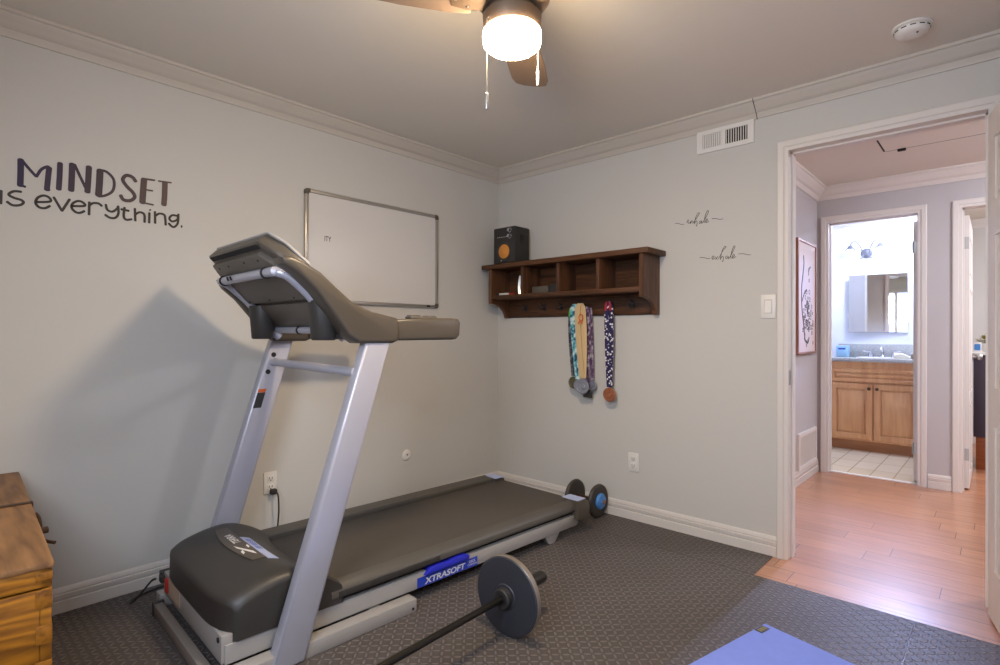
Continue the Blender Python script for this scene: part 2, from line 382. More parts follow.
def stroke(bm, pts2, w, to3, depth, n=5, smooth=True):
    """a brush stroke of even width with round ends, laid on a wall: pts2 in wall coordinates, to3(a, b, d) -> 3-D"""
    P = [p.to_2d() for p in spline([(a, b, 0) for a, b in pts2], n)] if smooth else [Vector(p) for p in pts2]
    h = w/2; lft = []; rgt = []; m = len(P)
    for i in range(m):
        t = (P[min(i+1, m-1)]-P[max(i-1, 0)])
        t = t.normalized() if t.length > 1e-9 else Vector((1, 0)); nn = Vector((-t.y, t.x))
        hh = h if not isinstance(w, tuple) else h
        lft.append(P[i]+nn*hh); rgt.append(P[i]-nn*hh)
    t0 = (P[1]-P[0]).normalized(); t1 = (P[-1]-P[-2]).normalized()
    n0 = Vector((-t0.y, t0.x)); n1 = Vector((-t1.y, t1.x))
    capE = [P[-1]+n1*h*math.cos(a)+t1*h*0.6*math.sin(a) for a in (PI/4, PI/2, 3*PI/4)]
    capS = [P[0]-n0*h*math.cos(a)-t0*h*0.6*math.sin(a) for a in (PI/4, PI/2, 3*PI/4)]
    rows = list(zip(lft, rgt))
    F = [(bm.verts.new(to3(l.x, l.y, depth)), bm.verts.new(to3(r.x, r.y, depth))) for l, r in rows]
    B = [(bm.verts.new(to3(l.x, l.y, 0)), bm.verts.new(to3(r.x, r.y, 0))) for l, r in rows]
    for i in range(m-1):
        bm.faces.new((F[i][0], F[i][1], F[i+1][1], F[i+1][0]))
        bm.faces.new((F[i][0], F[i+1][0], B[i+1][0], B[i][0])); bm.faces.new((F[i][1], B[i][1], B[i+1][1], F[i+1][1]))
    ce = [bm.verts.new(to3(p.x, p.y, depth)) for p in capE]; bm.faces.new([F[-1][0]]+ce+[F[-1][1]])
    cs = [bm.verts.new(to3(p.x, p.y, depth)) for p in capS]; bm.faces.new([F[0][1]]+cs+[F[0][0]])
def text_bm(bm, s, size, fn, extrude=0.0, bold=0.0, align='CENTER', shear=0.0):
    cu = bpy.data.curves.new('lettering', 'FONT'); cu.body = s; cu.size = size; cu.align_x = align; cu.align_y = 'CENTER'
    cu.offset = bold; cu.extrude = extrude; cu.shear = shear; cu.resolution_u = 3
    o = bpy.data.objects.new('lettering', cu); C.objects.link(o)
    me = bpy.data.meshes.new_from_object(o.evaluated_get(bpy.context.evaluated_depsgraph_get()))
    tmp = bmesh.new(); tmp.from_mesh(me)
    for v in tmp.verts: v.co = Vector(fn(v.co.x, v.co.y, v.co.z))
    idx = {v: bm.verts.new(v.co) for v in tmp.verts}
    for f in tmp.faces:
        try: bm.faces.new([idx[v] for v in f.verts])
        except ValueError: pass
    tmp.free(); bpy.data.objects.remove(o); bpy.data.curves.remove(cu); bpy.data.meshes.remove(me)

ORG = {}
MOVE = Vector((0, 0, 0))      # where the group being built stands, relative to the numbers it is drawn with
def root_of(o):
    while o.parent: o = o.parent
    return o
def obj(name, bm, m, parent=None, loc=None, smooth=35, fix=True):
    """link the bmesh as one object; coordinates given in the frame its thing is drawn in"""
    if parent is not None: off = ORG[root_of(parent)]
    else: off = Vector(loc) if loc is not None else Vector((0, 0, 0))
    if off.length: bmesh.ops.translate(bm, verts=bm.verts[:], vec=-off)
    if fix: bmesh.ops.recalc_face_normals(bm, faces=bm.faces[:])
    me = bpy.data.meshes.new(name); bm.to_mesh(me); bm.free()
    for mm in (m if isinstance(m, (list, tuple)) else [m]): me.materials.append(mm)
    if smooth:
        me.polygons.foreach_set('use_smooth', [True]*len(me.polygons))
        me.set_sharp_from_angle(angle=math.radians(smooth))
    o = bpy.data.objects.new(name, me); C.objects.link(o)
    if parent is not None: o.parent = parent
    else:
        o.location = off+MOVE; ORG[o] = off
    return o
def thing(name, label, cat, org, loc=None, rotz=0.0, group=None):
    o = bpy.data.objects.new(name, None); C.objects.link(o); o.empty_display_size = 0.1
    o.location = Vector(loc if loc is not None else org)+MOVE; o.rotation_euler = (0, 0, rotz)
    ORG[o] = Vector(org); o['label'] = label; o['category'] = cat
    if group: o['group'] = group
    return o
def tag(o, label, cat, group=None):
    o['label'] = label; o['category'] = cat
    if group: o['group'] = group
    return o
def struct(name, bm, m, parent=None, smooth=35):
    o = obj(name, bm, m, parent, smooth=smooth)
    if parent is None: o['kind'] = 'structure'
    return o
B = bmesh.new
def ring(bm, a0, a1, b0, b1, w, d0, d1, to3, bev=0.002):
    """a flat rectangular frame: outer a0..a1 x b0..b1, width w (or (wa, wb)), depth d0..d1, to3(a, b, d)"""
    wa, wb = w if isinstance(w, tuple) else (w, w)
    O = [(a0, b0), (a1, b0), (a1, b1), (a0, b1)]; I = [(a0+wa, b0+wb), (a1-wa, b0+wb), (a1-wa, b1-wb), (a0+wa, b1-wb)]
    c = min(bev, wa*0.3, wb*0.3)
    O2 = [(a0+c, b0+c), (a1-c, b0+c), (a1-c, b1-c), (a0+c, b1-c)]; I2 = [(a0+wa-c, b0+wb-c), (a1-wa+c, b0+wb-c), (a1-wa+c, b1-wb+c), (a0+wa-c, b1-wb+c)]
    d2 = d1-(c if d1 > d0 else -c)
    loops = [[bm.verts.new(to3(a, b, d)) for a, b in P] for P, d in ((O, d0), (O, d2), (O2, d1), (I2, d1), (I, d2), (I, d0))]
    for p, q in zip(loops, loops[1:]+loops[:1]):
        for k in range(4): bm.faces.new((p[k], p[(k+1) % 4], q[(k+1) % 4], q[k]))
def boxes(*bs, bev=0.0):
    bm = B()
    for lo, hi in bs: box(bm, lo, hi, bev)
    return bm

# ------------------------------------------------------------------ the room, the hall and what lies beyond
XW, YF, H = 3.03, -3.62, 2.405          # right wall, front wall (behind the camera), ceiling
DX0, DX1, DZ = 2.052, 2.82, 2.112      # doorway of the room in the back wall
HL, HF = 1.69, 2.20                   # hall left wall and hall far wall
struct('floor', boxes(((-0.1, YF-0.1, -0.12), (5.2, 2.25, 0)), ((2.52, 2.25, -0.12), (5.2, 4.8, 0))), M['floor'])
struct('floor_bathroom', boxes(((1.2, 2.25, -0.12), (2.52, 4.0, 0.004))), M['tile'])
struct('ceiling', boxes(((-0.1, YF-0.1, H), (5.2, 4.8, H+0.1))), M['ceil'])
struct('wall_left', boxes(((-0.12, YF, 0), (0, 0.12, H))), M['wall'])
struct('wall_back', boxes(((0, 0, 0), (DX0-0.018, 0.12, H)), ((DX0-0.018, 0, DZ+0.018), (DX1+0.018, 0.12, H)), ((DX1+0.018, 0, 0), (5.2, 0.12, H))), M['wall'])
struct('wall_right', boxes(((XW, YF, 0), (XW+0.12, 0, H))), M['wall'])
WX0, WX1, WZ0, WZ1 = 1.75, 2.75, 1.05, 2.12
struct('wall_front', boxes(((-0.12, YF-0.12, 0), (WX0, YF, H)), ((WX1, YF-0.12, 0), (XW+0.12, YF, H)), ((WX0, YF-0.12, 0), (WX1, YF, WZ0)), ((WX0, YF-0.12, WZ1), (WX1, YF, H))), M['wall'])
wn = struct('window_1', boxes(((WX0, YF-0.08, WZ0), (WX0+0.06, YF+0.01, WZ1)), ((WX1-0.06, YF-0.08, WZ0), (WX1, YF+0.01, WZ1)), ((WX0, YF-0.08, WZ1-0.06), (WX1, YF+0.01, WZ1)), ((WX0, YF-0.08, WZ0), (WX1, YF+0.02, WZ0+0.06)), ((2.22, YF-0.08, WZ0), (2.28, YF, WZ1)), bev=0.006), M['trim'])
for a, b in ((WX0+0.05, 2.23), (2.27, WX1-0.05)):
    obj('pane', boxes(((a, YF-0.05, WZ0+0.05), (b, YF-0.045, WZ1-0.05))), M['pane'], wn)
struct('wall_hall_left', boxes(((HL-0.1, 0.12, 0), (HL, HF, H))), M['hallwall'])
BX0, BX1, BZ = 1.775, 2.378, 2.105
RX0, RX1 = 2.640, 3.40
struct('wall_hall_far', boxes(((1.2, HF, 0), (BX0-0.015, HF+0.11, H)), ((BX0-0.015, HF, BZ+0.015), (BX1+0.015, HF+0.11, H)), ((BX1+0.015, HF, 0), (RX0-0.015, HF+0.11, H)), ((RX0-0.015, HF, BZ+0.015), (RX1+0.015, HF+0.11, H)), ((RX1+0.015, HF, 0), (5.2, HF+0.11, H))), M['hallwall'])
struct('wall_hall_end', boxes(((5.2, 0, 0), (5.3, 4.8, H))), M['hallwall'])
struct('wall_bathroom_left', boxes(((1.2, HF+0.11, 0), (1.34, 4.0, H))), M['bathwall'])
struct('wall_bathroom_back', boxes(((1.2, 3.866, 0), (2.52, 3.98, H))), M['bathwall'])
struct('wall_bathroom_right', boxes(((2.42, HF+0.11, 0), (2.516, 3.866, H))), M['bathwall'])
struct('wall_bedroom_back', boxes(((2.516, 4.7, 0), (5.2, 4.8, H))), M['wall'])
struct('wall_bedroom_left', boxes(((2.516, HF+0.11, 0), (2.526, 4.7, H))), M['wall'])

def profile_run(name, prof, p0, p1, inward, m0=0.0, m1=0.0, material=None, parent=None):
    """sweep prof (distance from wall, z) from p0 to p1 along a wall; m0, m1: mitre slopes at the ends"""
    p0 = Vector((p0[0], p0[1], 0)); p1 = Vector((p1[0], p1[1], 0)); t = (p1-p0).normalized(); w = Vector((inward[0], inward[1], 0))
    bm = B(); a = []; b = []
    for d, z in prof:
        a.append(bm.verts.new(p0+w*d+t*(m0*d)+Vector((0, 0, z)))); b.append(bm.verts.new(p1+w*d-t*(m1*d)+Vector((0, 0, z))))
    n = len(prof)
    for i in range(n):
        bm.faces.new((a[i], b[i], b[(i+1) % n], a[(i+1) % n]))
    bm.faces.new(a[::-1]); bm.faces.new(b)
    return struct(name, bm, material or M['trim'], parent, smooth=40)
def crown(dz=0.0, k=1.0):
    pr = [(0, 0), (0.076, 0), (0.076, -0.013), (0.066, -0.016), (0.062, -0.024), (0.051, -0.034), (0.039, -0.046), (0.029, -0.060), (0.022, -0.062), (0.018, -0.070), (0.010, -0.080), (0.008, -0.088), (0, -0.088)]
    return [(d*k, H+dz+z*k) for d, z in pr]
def base():
    return [(0, 0), (0.016, 0), (0.016, 0.050), (0.0105, 0.053), (0.0135, 0.057), (0.0135, 0.077), (0.008, 0.080), (0.011, 0.084), (0.010, 0.098), (0.006, 0.105), (0, 0.105)]
profile_run('trim_1', crown(), (0, YF), (0, 0), (1, 0), 0, 1, M['crown'])
profile_run('trim_2', crown(0, 1.045), (0, 0), (1.897, 0), (0, -1), 1, 0, M['crown'])
profile_run('trim_3', crown(), (1.900, 0), (XW, 0), (0, -1), 0, 1, M['crown'])
bm = B(); prism(bm, [(1.897, -0.0005, H-0.090), (1.897, -0.010, H-0.088), (1.897, -0.014, H-0.078), (1.897, -0.025, H-0.064), (1.897, -0.045, H-0.042), (1.897, -0.071, H-0.019), (1.897, -0.0775, H-0.013), (1.897, -0.0775, H-0.001), (1.897, -0.0005, H-0.001)], (0.003, 0, 0))
struct('trim_4', bm, M['slot'])
profile_run('trim_5', crown(), (XW, 0), (XW, YF), (-1, 0), 1, 0, M['crown'])
profile_run('baseboard_left', base(), (0, YF), (0, 0), (1, 0), 0, 1)
profile_run('baseboard_back', base(), (0, 0), (1.998, 0), (0, -1), 1, 0)
profile_run('baseboard_right', base(), (XW, 0), (XW, YF), (-1, 0), 0, 0)
profile_run('trim_6', crown(0, 1.15), (HL, 0.12), (HL, HF), (1, 0), 0, 1)
profile_run('trim_7', crown(0, 1.15), (HL, HF), (5.2, HF), (0, -1), 1, 0)
profile_run('baseboard_hall_left', base(), (HL, 0.12), (HL, HF), (1, 0), 0, 1)
profile_run('baseboard_hall_far', base(), (BX1+0.062, HF), (RX0-0.06, HF), (0, -1), 0, 0)
profile_run('trim_8', crown(0, 1.0), (1.34, 3.866), (2.42, 3.866), (0, -1), 0, 0, M['trim'])
profile_run('baseboard_bedroom', base(), (2.526, 4.7), (5.2, 4.7), (0, -1), 0, 0)
profile_run('trim_17', crown(0, 1.0), (2.526, 4.7), (5.2, 4.7), (0, -1), 0, 0, M['trim'])

def casing(name, x0, x1, ztop, yface, sgn, jamb_y0, jamb_y1, w=0.052, lining=True):
    """door lining and architrave; x0..x1 clear opening; yface the wall face, sgn -1 when it faces -y"""
    bm = B()
    prof = [(0, 0), (w, 0), (w, 0.015), (w*0.90, 0.018), (w*0.42, 0.016), (w*0.32, 0.0105), (0, 0.0095)]
    def at(side, d, h, z): # side -1 left, +1 right
        return ((x0-d) if side < 0 else (x1+d), yface+sgn*h, z)
    P = [[(x0-d, yface+sgn*h, 0) for d, h in prof], [(x0-d, yface+sgn*h, ztop+d) for d, h in prof],
         [(x1+d, yface+sgn*h, ztop+d) for d, h in prof], [(x1+d, yface+sgn*h, 0) for d, h in prof]]
    V = [[bm.verts.new(p) for p in row] for row in P]; n = len(prof)
    for a, b in zip(V, V[1:]):
        for i in range(n): bm.faces.new((a[i], b[i], b[(i+1) % n], a[(i+1) % n]))
    bm.faces.new(V[0]); bm.faces.new(V[-1])
    if not lining: return struct(name, bm, M['trim'], smooth=25)
    t = 0.016
    box(bm, (x0-t, jamb_y0, 0), (x0, jamb_y1, ztop+t)); box(bm, (x1, jamb_y0, 0), (x1+t, jamb_y1, ztop+t)); box(bm, (x0, jamb_y0, ztop), (x1, jamb_y1, ztop+t))
    s0, s1 = (jamb_y0+0.045, jamb_y0+0.06)
    box(bm, (x0, s0, 0), (x0+0.009, s1+0.02, ztop)); box(bm, (x1-0.009, s0, 0), (x1, s1+0.02, ztop)); box(bm, (x0, s0, ztop-0.009), (x1, s1+0.02, ztop))
    return struct(name, bm, M['trim'], smooth=25)
cz = casing('trim_9', DX0, DX1, DZ, 0.0, -1, 0.0, 0.12)
obj('strike_plate', boxes(((DX0, 0.004, 0.90), (DX0+0.0025, 0.034, 0.975)), ((DX0+0.0025, 0.012, 0.925), (DX0+0.0035, 0.026, 0.95))), M['steel'], cz)
casing('trim_10', DX0, DX1, DZ, 0.12, 1, 0.0, 0.12, lining=False)
casing('trim_11', BX0, BX1, BZ, HF, -1, HF, HF+0.11, 0.056)
casing('trim_12', RX0, RX1, BZ, HF, -1, HF, HF+0.11, 0.056)
struct('trim_13', boxes(((BX0, HF+0.03, 0.0), (BX1, HF+0.07, 0.007)), bev=0.003), M['white'])

def panel_door(name, w, h, hinge, ang, flip, zs=((0.10, 0.62), (0.72, 1.52), (1.62, 1.92)), knob=True, t=0.035, side=1):
    """six-panel door; hinge line at (0,0); leaf runs along +x local, thickness along +y local"""
    bm = B(); st = 0.105; mid = w/2
    cols = ((st, mid-0.045), (mid+0.045, w-st))
    box(bm, (0, 0.008, 0.012), (w, t-0.008, h))
    def slab(x0, x1, z0, z1):
        box(bm, (x0, 0, z0), (x1, 0.009, z1)); box(bm, (x0, t-0.009, z0), (x1, t, z1))
    slab(0, st, 0.012, h); slab(w-st, w, 0.012, h); slab(mid-0.045, mid+0.045, 0.012, h)
    e = [0.012]+[z for p in zs for z in p]+[h]
    for a, b in zip(e[::2], e[1::2]):
        for c in cols: slab(c[0], c[1], a, b)
    for c0, c1 in cols:
        for z0, z1 in zs:
            for y0, y1 in ((0.001, 0.012), (t-0.012, t-0.001)):
                box(bm, (c0+0.024, y0+0.001, z0+0.024), (c1-0.024, y1-0.001, z1-0.024), 0.004, 1)
    R = Matrix.Translation(Vector((hinge[0], hinge[1], 0))) @ Matrix.Rotation(ang, 4, 'Z')
    bmesh.ops.transform(bm, matrix=R, verts=bm.verts[:])
    d = struct(name, bm, M['trim'], smooth=25)
    if knob:
        kb = B()
        ys = [(-1, 0.0)] if side < 0 else [(1, t)] if side == 1 else [(-1, 0.0), (1, t)]
        for s, y in ys:
            lathe(kb, [(0.030, 0), (0.030, 0.006), (0.012, 0.010), (0.011, 0.028), (0.024, 0.036), (0.028, 0.050), (0.022, 0.062), (0, 0.065)], (w-0.065, y, 0.98), (0, s, 0), 20)
        bmesh.ops.transform(kb, matrix=R, verts=kb.verts[:])
        obj('door_knob', kb, M['steel'], d)
    hb = []
    for z in (0.22, h-0.25):
        b2 = B(); box(b2, (-0.003, 0.002, z), (0.0, t-0.004, z+0.09)); cyl(b2, (-0.005, t+0.002, z), (-0.005, t+0.002, z+0.09), 0.006, seg=10)
        bmesh.ops.transform(b2, matrix=R, verts=b2.verts[:]); obj('hinge', b2, M['alu'], d)
    return d
# the open door of the room, hinged on the right jamb, swung into the room
panel_door('door_1', 0.765, 2.065, (2.821, -0.055), math.radians(-78.5), False, ((0.22, 0.80), (0.95, 1.56), (1.70, 1.95)), True, side=-1)
# bathroom door, hinged right, open inwards; its hinge edge shows
panel_door('door_2', 0.60, 2.06, (BX1-0.004, HF+0.113), math.radians(91), False, knob=True, side=1)
# bedroom door, hinged left, open inwards
panel_door('door_3', 0.74, 2.06, (RX0+0.036, HF+0.113), math.radians(90.5), False, knob=True, side=0)

# attic hatch in the hall ceiling
hx0, hx1, hy0, hy1 = 2.278, 3.07, 0.75, 1.392
hb = B(); box(hb, (hx0, hy0, H-0.006), (hx1, hy1, H+0.001), 0.002, 1)
t = struct('trim_14', boxes(((hx0-0.011, hy0-0.004, H-0.003), (hx0, hy1+0.005, H+0.001)), ((hx0, hy1, H-0.004), (hx1, hy1+0.013, H+0.001))), M['slot'])
struct('trim_15', hb, M['ceil'])
obj('catch', boxes(((2.345, hy1-0.012, H-0.02), (2.39, hy1+0.012, H-0.004)), bev=0.003), M['slot'], t)

# ------------------------------------------------------------------ treadmill (drawn along its own axes: u across, v along, z up)
def uv_world(u, v):
    return (u*0.9991+v*0.0427, -u*0.0427+v*0.9991)
x, y = uv_world(0.74, -1.4)
MOVE = Vector((-0.012, 0.021, 0))
TM = thing('treadmill', 'large silver and black folding treadmill standing along the left wall', 'treadmill', (0.74, -1.4, 0), (x, y, 0.004), -math.radians(2.447))

def vz(u, pts): return [(u, v, z) for v, z in pts]
# base frame
bm = B()
for u0, u1 in ((1.10, 1.158), (0.322, 0.380)):
    box(bm, (u0, -2.37, 0.0), (u1, -1.615, 0.055), 0.004)
box(bm, (0.37, -1.80, 0.01), (1.11, -1.75, 0.05), 0.004)
bf = obj('base_frame', bm, M['silverd'], TM)
bm = B(); box(bm, (0.44, -2.405, 0.004), (1.10, -2.371, 0.050), 0.005); obj('base_bar', bm, M['silvershade'], TM)
obj('end_cap', boxes(((0.425, -2.409, 0.0), (0.442, -2.366, 0.056)), bev=0.004), M['blackpl'], bf)
bm = B()
for u in (1.159,): cyl(bm, (u, -1.635, 0.018), (u+0.001, -1.635, 0.018), 0.006, seg=12)
obj('bolt_hole', bm, M['slot'], bf)
# uprights
for s in (0, 1):
    u0 = 1.112 if s else 0.296; u1 = u0+0.056
    bm = B()
    out = [(-2.225, 0.0), (-2.10, 0.0), (-1.752, 1.125), (-1.862, 1.125)] if s else [(-2.235, 0.0), (-2.115, 0.0), (-1.785, 1.125), (-1.893, 1.125)]
    prism(bm, vz(u0, out), (u1-u0, 0, 0), 0.013, 3)
    up = obj('upright', bm, M['silver'], TM)
    if not s:
        for v, z in ((-1.897, 1.067), (-1.924, 0.985)):
            bb = B(); lathe(bb, [(0.012, 0), (0.012, 0.001), (0.0065, 0.001), (0.0065, 0.004), (0, 0.004)], (u1, v+0.012, z-0.015), (1, 0, 0), 14); obj('bolt', bb, M['slot'], up)
        bm = B(); prism(bm, vz(u1-0.0005, [(-1.982, 0.800), (-1.945, 0.800), (-1.924, 0.872), (-1.961, 0.872)]), (0.0015, 0, 0)); obj('warning_label', bm, M['black'], up)
        bm = B(); prism(bm, vz(u1-0.0005, [(-1.961, 0.873), (-1.924, 0.873), (-1.919, 0.889), (-1.956, 0.889)]), (0.0015, 0, 0)); obj('label_band', bm, M['orangelab'], up)
bm = B(); tube(bm, [(0.34, -1.888, 1.018), (1.13, -1.888, 1.006)], 0.019, 14)
obj('crossbar', bm, M['silver'], TM)
# deck
bm = B(); box(bm, (0.40, -2.30, 0.095), (1.07, -0.42, 0.178), 0.004)
obj('deck_board', bm, M['slot'], TM)
bm = B()
box(bm, (0.442, -2.20, 0.170), (1.036, -0.405, 0.187), 0.002)
cyl(bm, (0.437, -0.41, 0.140), (1.041, -0.41, 0.140), 0.047, seg=24)
obj('belt', bm, M['belt'], TM)
for s in (0, 1):
    f = (lambda u: u) if s else (lambda u: 0.427-(u-1.053)*1.85)
    pr = [(1.053, 0.172), (1.053, 0.200), (1.058, 0.203), (1.070, 0.201), (1.098, 0.180), (1.104, 0.170), (1.104, 0.150), (1.099, 0.144), (1.060, 0.142)]
    pl = [(f(u), -1.97, z) for u, z in pr] if s else [(u, -1.97, z) for u, z in ((0.427, 0.172), (0.427, 0.200), (0.421, 0.206), (0.336, 0.208), (0.323, 0.198), (0.321, 0.150), (0.40, 0.142))]
    bm = B(); prism(bm, pl, (0, 1.51, 0))
    fr = obj('foot_rail', bm, M['rail'], TM)
    bm = B()
    box(bm, (min(f(1.100), f(1.1065)), -1.94, 0.147), (max(f(1.100), f(1.1065)), -1.45, 0.171), 0.002); lathe(bm, [(0.006, 0), (0.006, 0.003), (0, 0.004)], (f(1.1065), -1.80, 0.159), (1 if s else -1, 0, 0), 10)
    obj('rail_insert', bm, M['blackpl'], fr)
    # silver side beam
    bm = B()
    u0 = 1.035 if s else 2*0.74-1.095
    out = [(-2.345, 0.056), (-0.45, 0.056), (-0.415, 0.075), (-0.43, 0.108), (-0.44, 0.120), (-2.345, 0.122)]
    prism(bm, vz(u0, out), (0.060, 0, 0), 0.004, 2)
    sb = obj('side_beam', bm, M['silverd'], TM)
    u = u0
    bm = B(); prism(bm, vz(u+0.012, [(-0.715, 0.058), (-0.575, 0.058), (-0.618, 0.008), (-0.630, 0.0), (-0.665, 0.0), (-0.676, 0.008)]), (0.036, 0, 0), 0.004, 2)
    obj('rear_foot', bm, M['silverd'], TM)
    # rear cap with a pale plate on top
    out = [(-0.472, 0.100), (-0.472, 0.204), (-0.40, 0.203), (-0.372, 0.190), (-0.360, 0.155), (-0.362, 0.090), (-0.385, 0.062), (-0.420, 0.062), (-0.435, 0.09)]
    bm = B(); prism(bm, vz(1.040 if s else 0.328, out), (0.088 if s else 0.110, 0, 0), 0.008, 2)
    cp = obj('end_cap', bm, M['greypl'], TM)
    bm = B(); a, b = (1.005, 1.120) if s else (0.335, 0.455); box(bm, (a, -0.470, 0.2045), (b, -0.392, 0.2075), 0.001, 1)
    obj('cap_plate', bm, M['lilac'], cp)
    if s:
        # blue clip and decal on the visible beam
        bm = B()
        prism(bm, [(1.070, -1.535, 0.108), (1.070, -1.285, 0.108), (1.070, -1.278, 0.124), (1.070, -1.30, 0.137), (1.070, -1.38, 0.137), (1.070, -1.395, 0.132), (1.070, -1.44, 0.132), (1.070, -1.455, 0.137), (1.070, -1.505, 0.134)], (0.042, 0, 0), 0.005, 2)
        obj('cushion_clip', bm, M['blue'], TM)
        bm = B(); box(bm, (1.0945, -1.568, 0.059), (1.0962, -1.218, 0.101)); dc = obj('decal', bm, M['bluedecal'], sb)
        bm = B()
        text_bm(bm, 'XTRASOFT', 0.050, lambda a, b, c: (1.0968, -1.413+a*0.92, 0.0765+b*0.72), bold=0.0014, shear=0.15)
        text_bm(bm, 'DECK', 0.016, lambda a, b, c: (1.0968, -1.252+a, 0.086+b)); text_bm(bm, 'CUSHION', 0.013, lambda a, b, c: (1.0968, -1.252+a, 0.072+b))
        obj('lettering', bm, M['ink'], dc, fix=False)
# cross beam at the front with labels and the red power switch
bm = B(); box(bm, (0.385, -2.356, 0.060), (1.090, -2.318, 0.154), 0.004)
fb = obj('front_beam', bm, M['silverd'], TM)
bm = B(); box(bm, (0.47, -2.358, 0.082), (0.62, -2.356, 0.148)); lb = obj('label', bm, M['beige_label'], fb)
bm = B(); box(bm, (0.425, -2.364, 0.082), (0.455, -2.354, 0.140), 0.003); obj('power_switch', bm, M['red'], fb)
bm = B(); box(bm, (0.370, -2.372, 0.110), (0.405, -2.345, 0.142), 0.004); obj('power_inlet', bm, M['blackpl'], fb)
bm = B(); lathe(bm, [(0.009, 0), (0.009, 0.004), (0.004, 0.005), (0, 0.005)], (1.066, -2.356, 0.135), (0, -1, 0), 12); obj('bolt', bm, M['slot'], fb)
# motor hood
HU0, HU1 = 0.375, 1.098
def hood_front(u):
    s = (u-0.736)/0.362; return -2.362+0.055*abs(s)**6
def hood_rear(u):
    s = (u-0.74)/0.39; return -1.985+0.075*min(1.0, abs(s))**2.6
def hood_z(u, v):
    f, r = hood_front(u), hood_rear(u); t = max(0, min(1, (v-f)/(r-f))); s = abs((u-0.736)/0.362)
    z = 0.264+0.044*math.sin(min(1, t/0.5)*PI/2)
    if t > 0.5: z = 0.308-((t-0.5)/0.5)**1.7*0.092
    z -= 0.012*(1-min(1, t/0.12))**2
    z -= 0.024*s**16
    return z
bm = B(); nu, nv = 44, 26; G = []
for i in range(nu+1):
    u = HU0+(HU1-HU0)*i/nu; G.append([bm.verts.new((u, (lambda f, r: f+(r-f)*j/nv)(hood_front(u), hood_rear(u)), 0)) for j in range(nv+1)])
for col in G:
    for w_ in col: w_.co.z = hood_z(w_.co.x, w_.co.y)
for i in range(nu):
    for j in range(nv): bm.faces.new((G[i][j], G[i+1][j], G[i+1][j+1], G[i][j+1]))
rim = [G[i][0] for i in range(nu+1)]+[G[nu][j] for j in range(1, nv+1)]+[G[i][nv] for i in range(nu-1, -1, -1)]+[G[0][j] for j in range(nv-1, 0, -1)]
prev = rim
for dz_, k in ((0.012, 1.006), (0.10, 1.010), (9, 1.012)):
    cur = []
    for w_ in rim:
        z = max(0.128, w_.co.z-dz_) if dz_ < 9 else 0.126
        rear = w_.co.y > -2.06 and 0.42 < w_.co.x < 1.07
        kx = k if not rear else 1.0
        cur.append(bm.verts.new((0.736+(w_.co.x-0.736)*kx, (-2.15+(w_.co.y+2.15)*kx) if not rear else w_.co.y, max(z, 0.180) if rear else (max(z, 0.156) if (w_.co.y < -2.335 and 0.43 < w_.co.x < 1.045) else z))))
    n = len(rim)
    for i in range(n): bm.faces.new((prev[i], prev[(i+1) % n], cur[(i+1) % n], cur[i]))
    prev = cur
hd = obj('motor_hood', bm, M['blackpl'], TM, smooth=50)
for u in (0.378,):
    bm = B(); box(bm, (u-0.012, -2.370, 0.124), (u+0.012, -2.30, 0.156), 0.005); obj('hood_tab', bm, M['blackpl'], hd)
def on_hood(u, v, d): return (u, v, hood_z(u, v)+d)
def hood_patch(outline, d, thick, n=14):
    """outline: list of (u, v_low, v_high) stations"""
    bm = B(); rows = []
    for u, v0, v1 in outline:
        rows.append([bm.verts.new(on_hood(u, v0+(v1-v0)*k/4, d)) for k in range(5)])
    for a, b in zip(rows, rows[1:]):
        for k in range(4): bm.faces.new((a[k], a[k+1], b[k+1], b[k]))
    g = bmesh.ops.extrude_face_region(bm, geom=bm.faces[:])
    bmesh.ops.translate(bm, verts=[e for e in g['geom'] if isinstance(e, bmesh.types.BMVert)], vec=(0, 0, -thick))
    return bm
st = []
for k in range(15):
    q = k/14; u = 0.495+q*0.425
    st.append((u, -2.165-0.052*math.sin(PI*min(1, q*0.72+0.14))**0.8, -2.142+0.0*q))
bd = obj('badge', hood_patch(st, 0.004, 0.010), M['greypl'], hd)
bm = B()
text_bm(bm, 'TERRA', 0.040, lambda a, b, c: on_hood(0.655-a*1.05, -2.172-b, 0.0050), bold=0.0006, shear=0.2)
obj('lettering', bm, M['ink'], bd, fix=False)
bm = B()
def ph(pts):
    vs = [bm.verts.new(on_hood(u, v, 0.0050)) for u, v in pts]; bm.faces.new(vs)
ph([(0.845, -2.198), (0.815, -2.198), (0.745, -2.150), (0.775, -2.150)]); ph([(0.735, -2.198), (0.770, -2.196), (0.875, -2.158), (0.835, -2.158)])
obj('emblem', bm, M['ink'], bd, fix=False)
st = [(0.63+0.30*k/8, -2.138, -2.098) for k in range(9)]
sk = obj('sticker', hood_patch(st, 0.002, 0.004), M['lilac'], hd)
bm = B()
for r_, v in enumerate((-2.108, -2.116, -2.124)):
    for k in range(3): prism(bm, [on_hood(0.66+k*0.05, v, 0.0025), on_hood(0.70+k*0.05, v, 0.0025), on_hood(0.70+k*0.05, v-0.003, 0.0025), on_hood(0.66+k*0.05, v-0.003, 0.0025)], (0, 0, 0.0004))
obj('fine_print', bm, M['bluedecal'], sk)
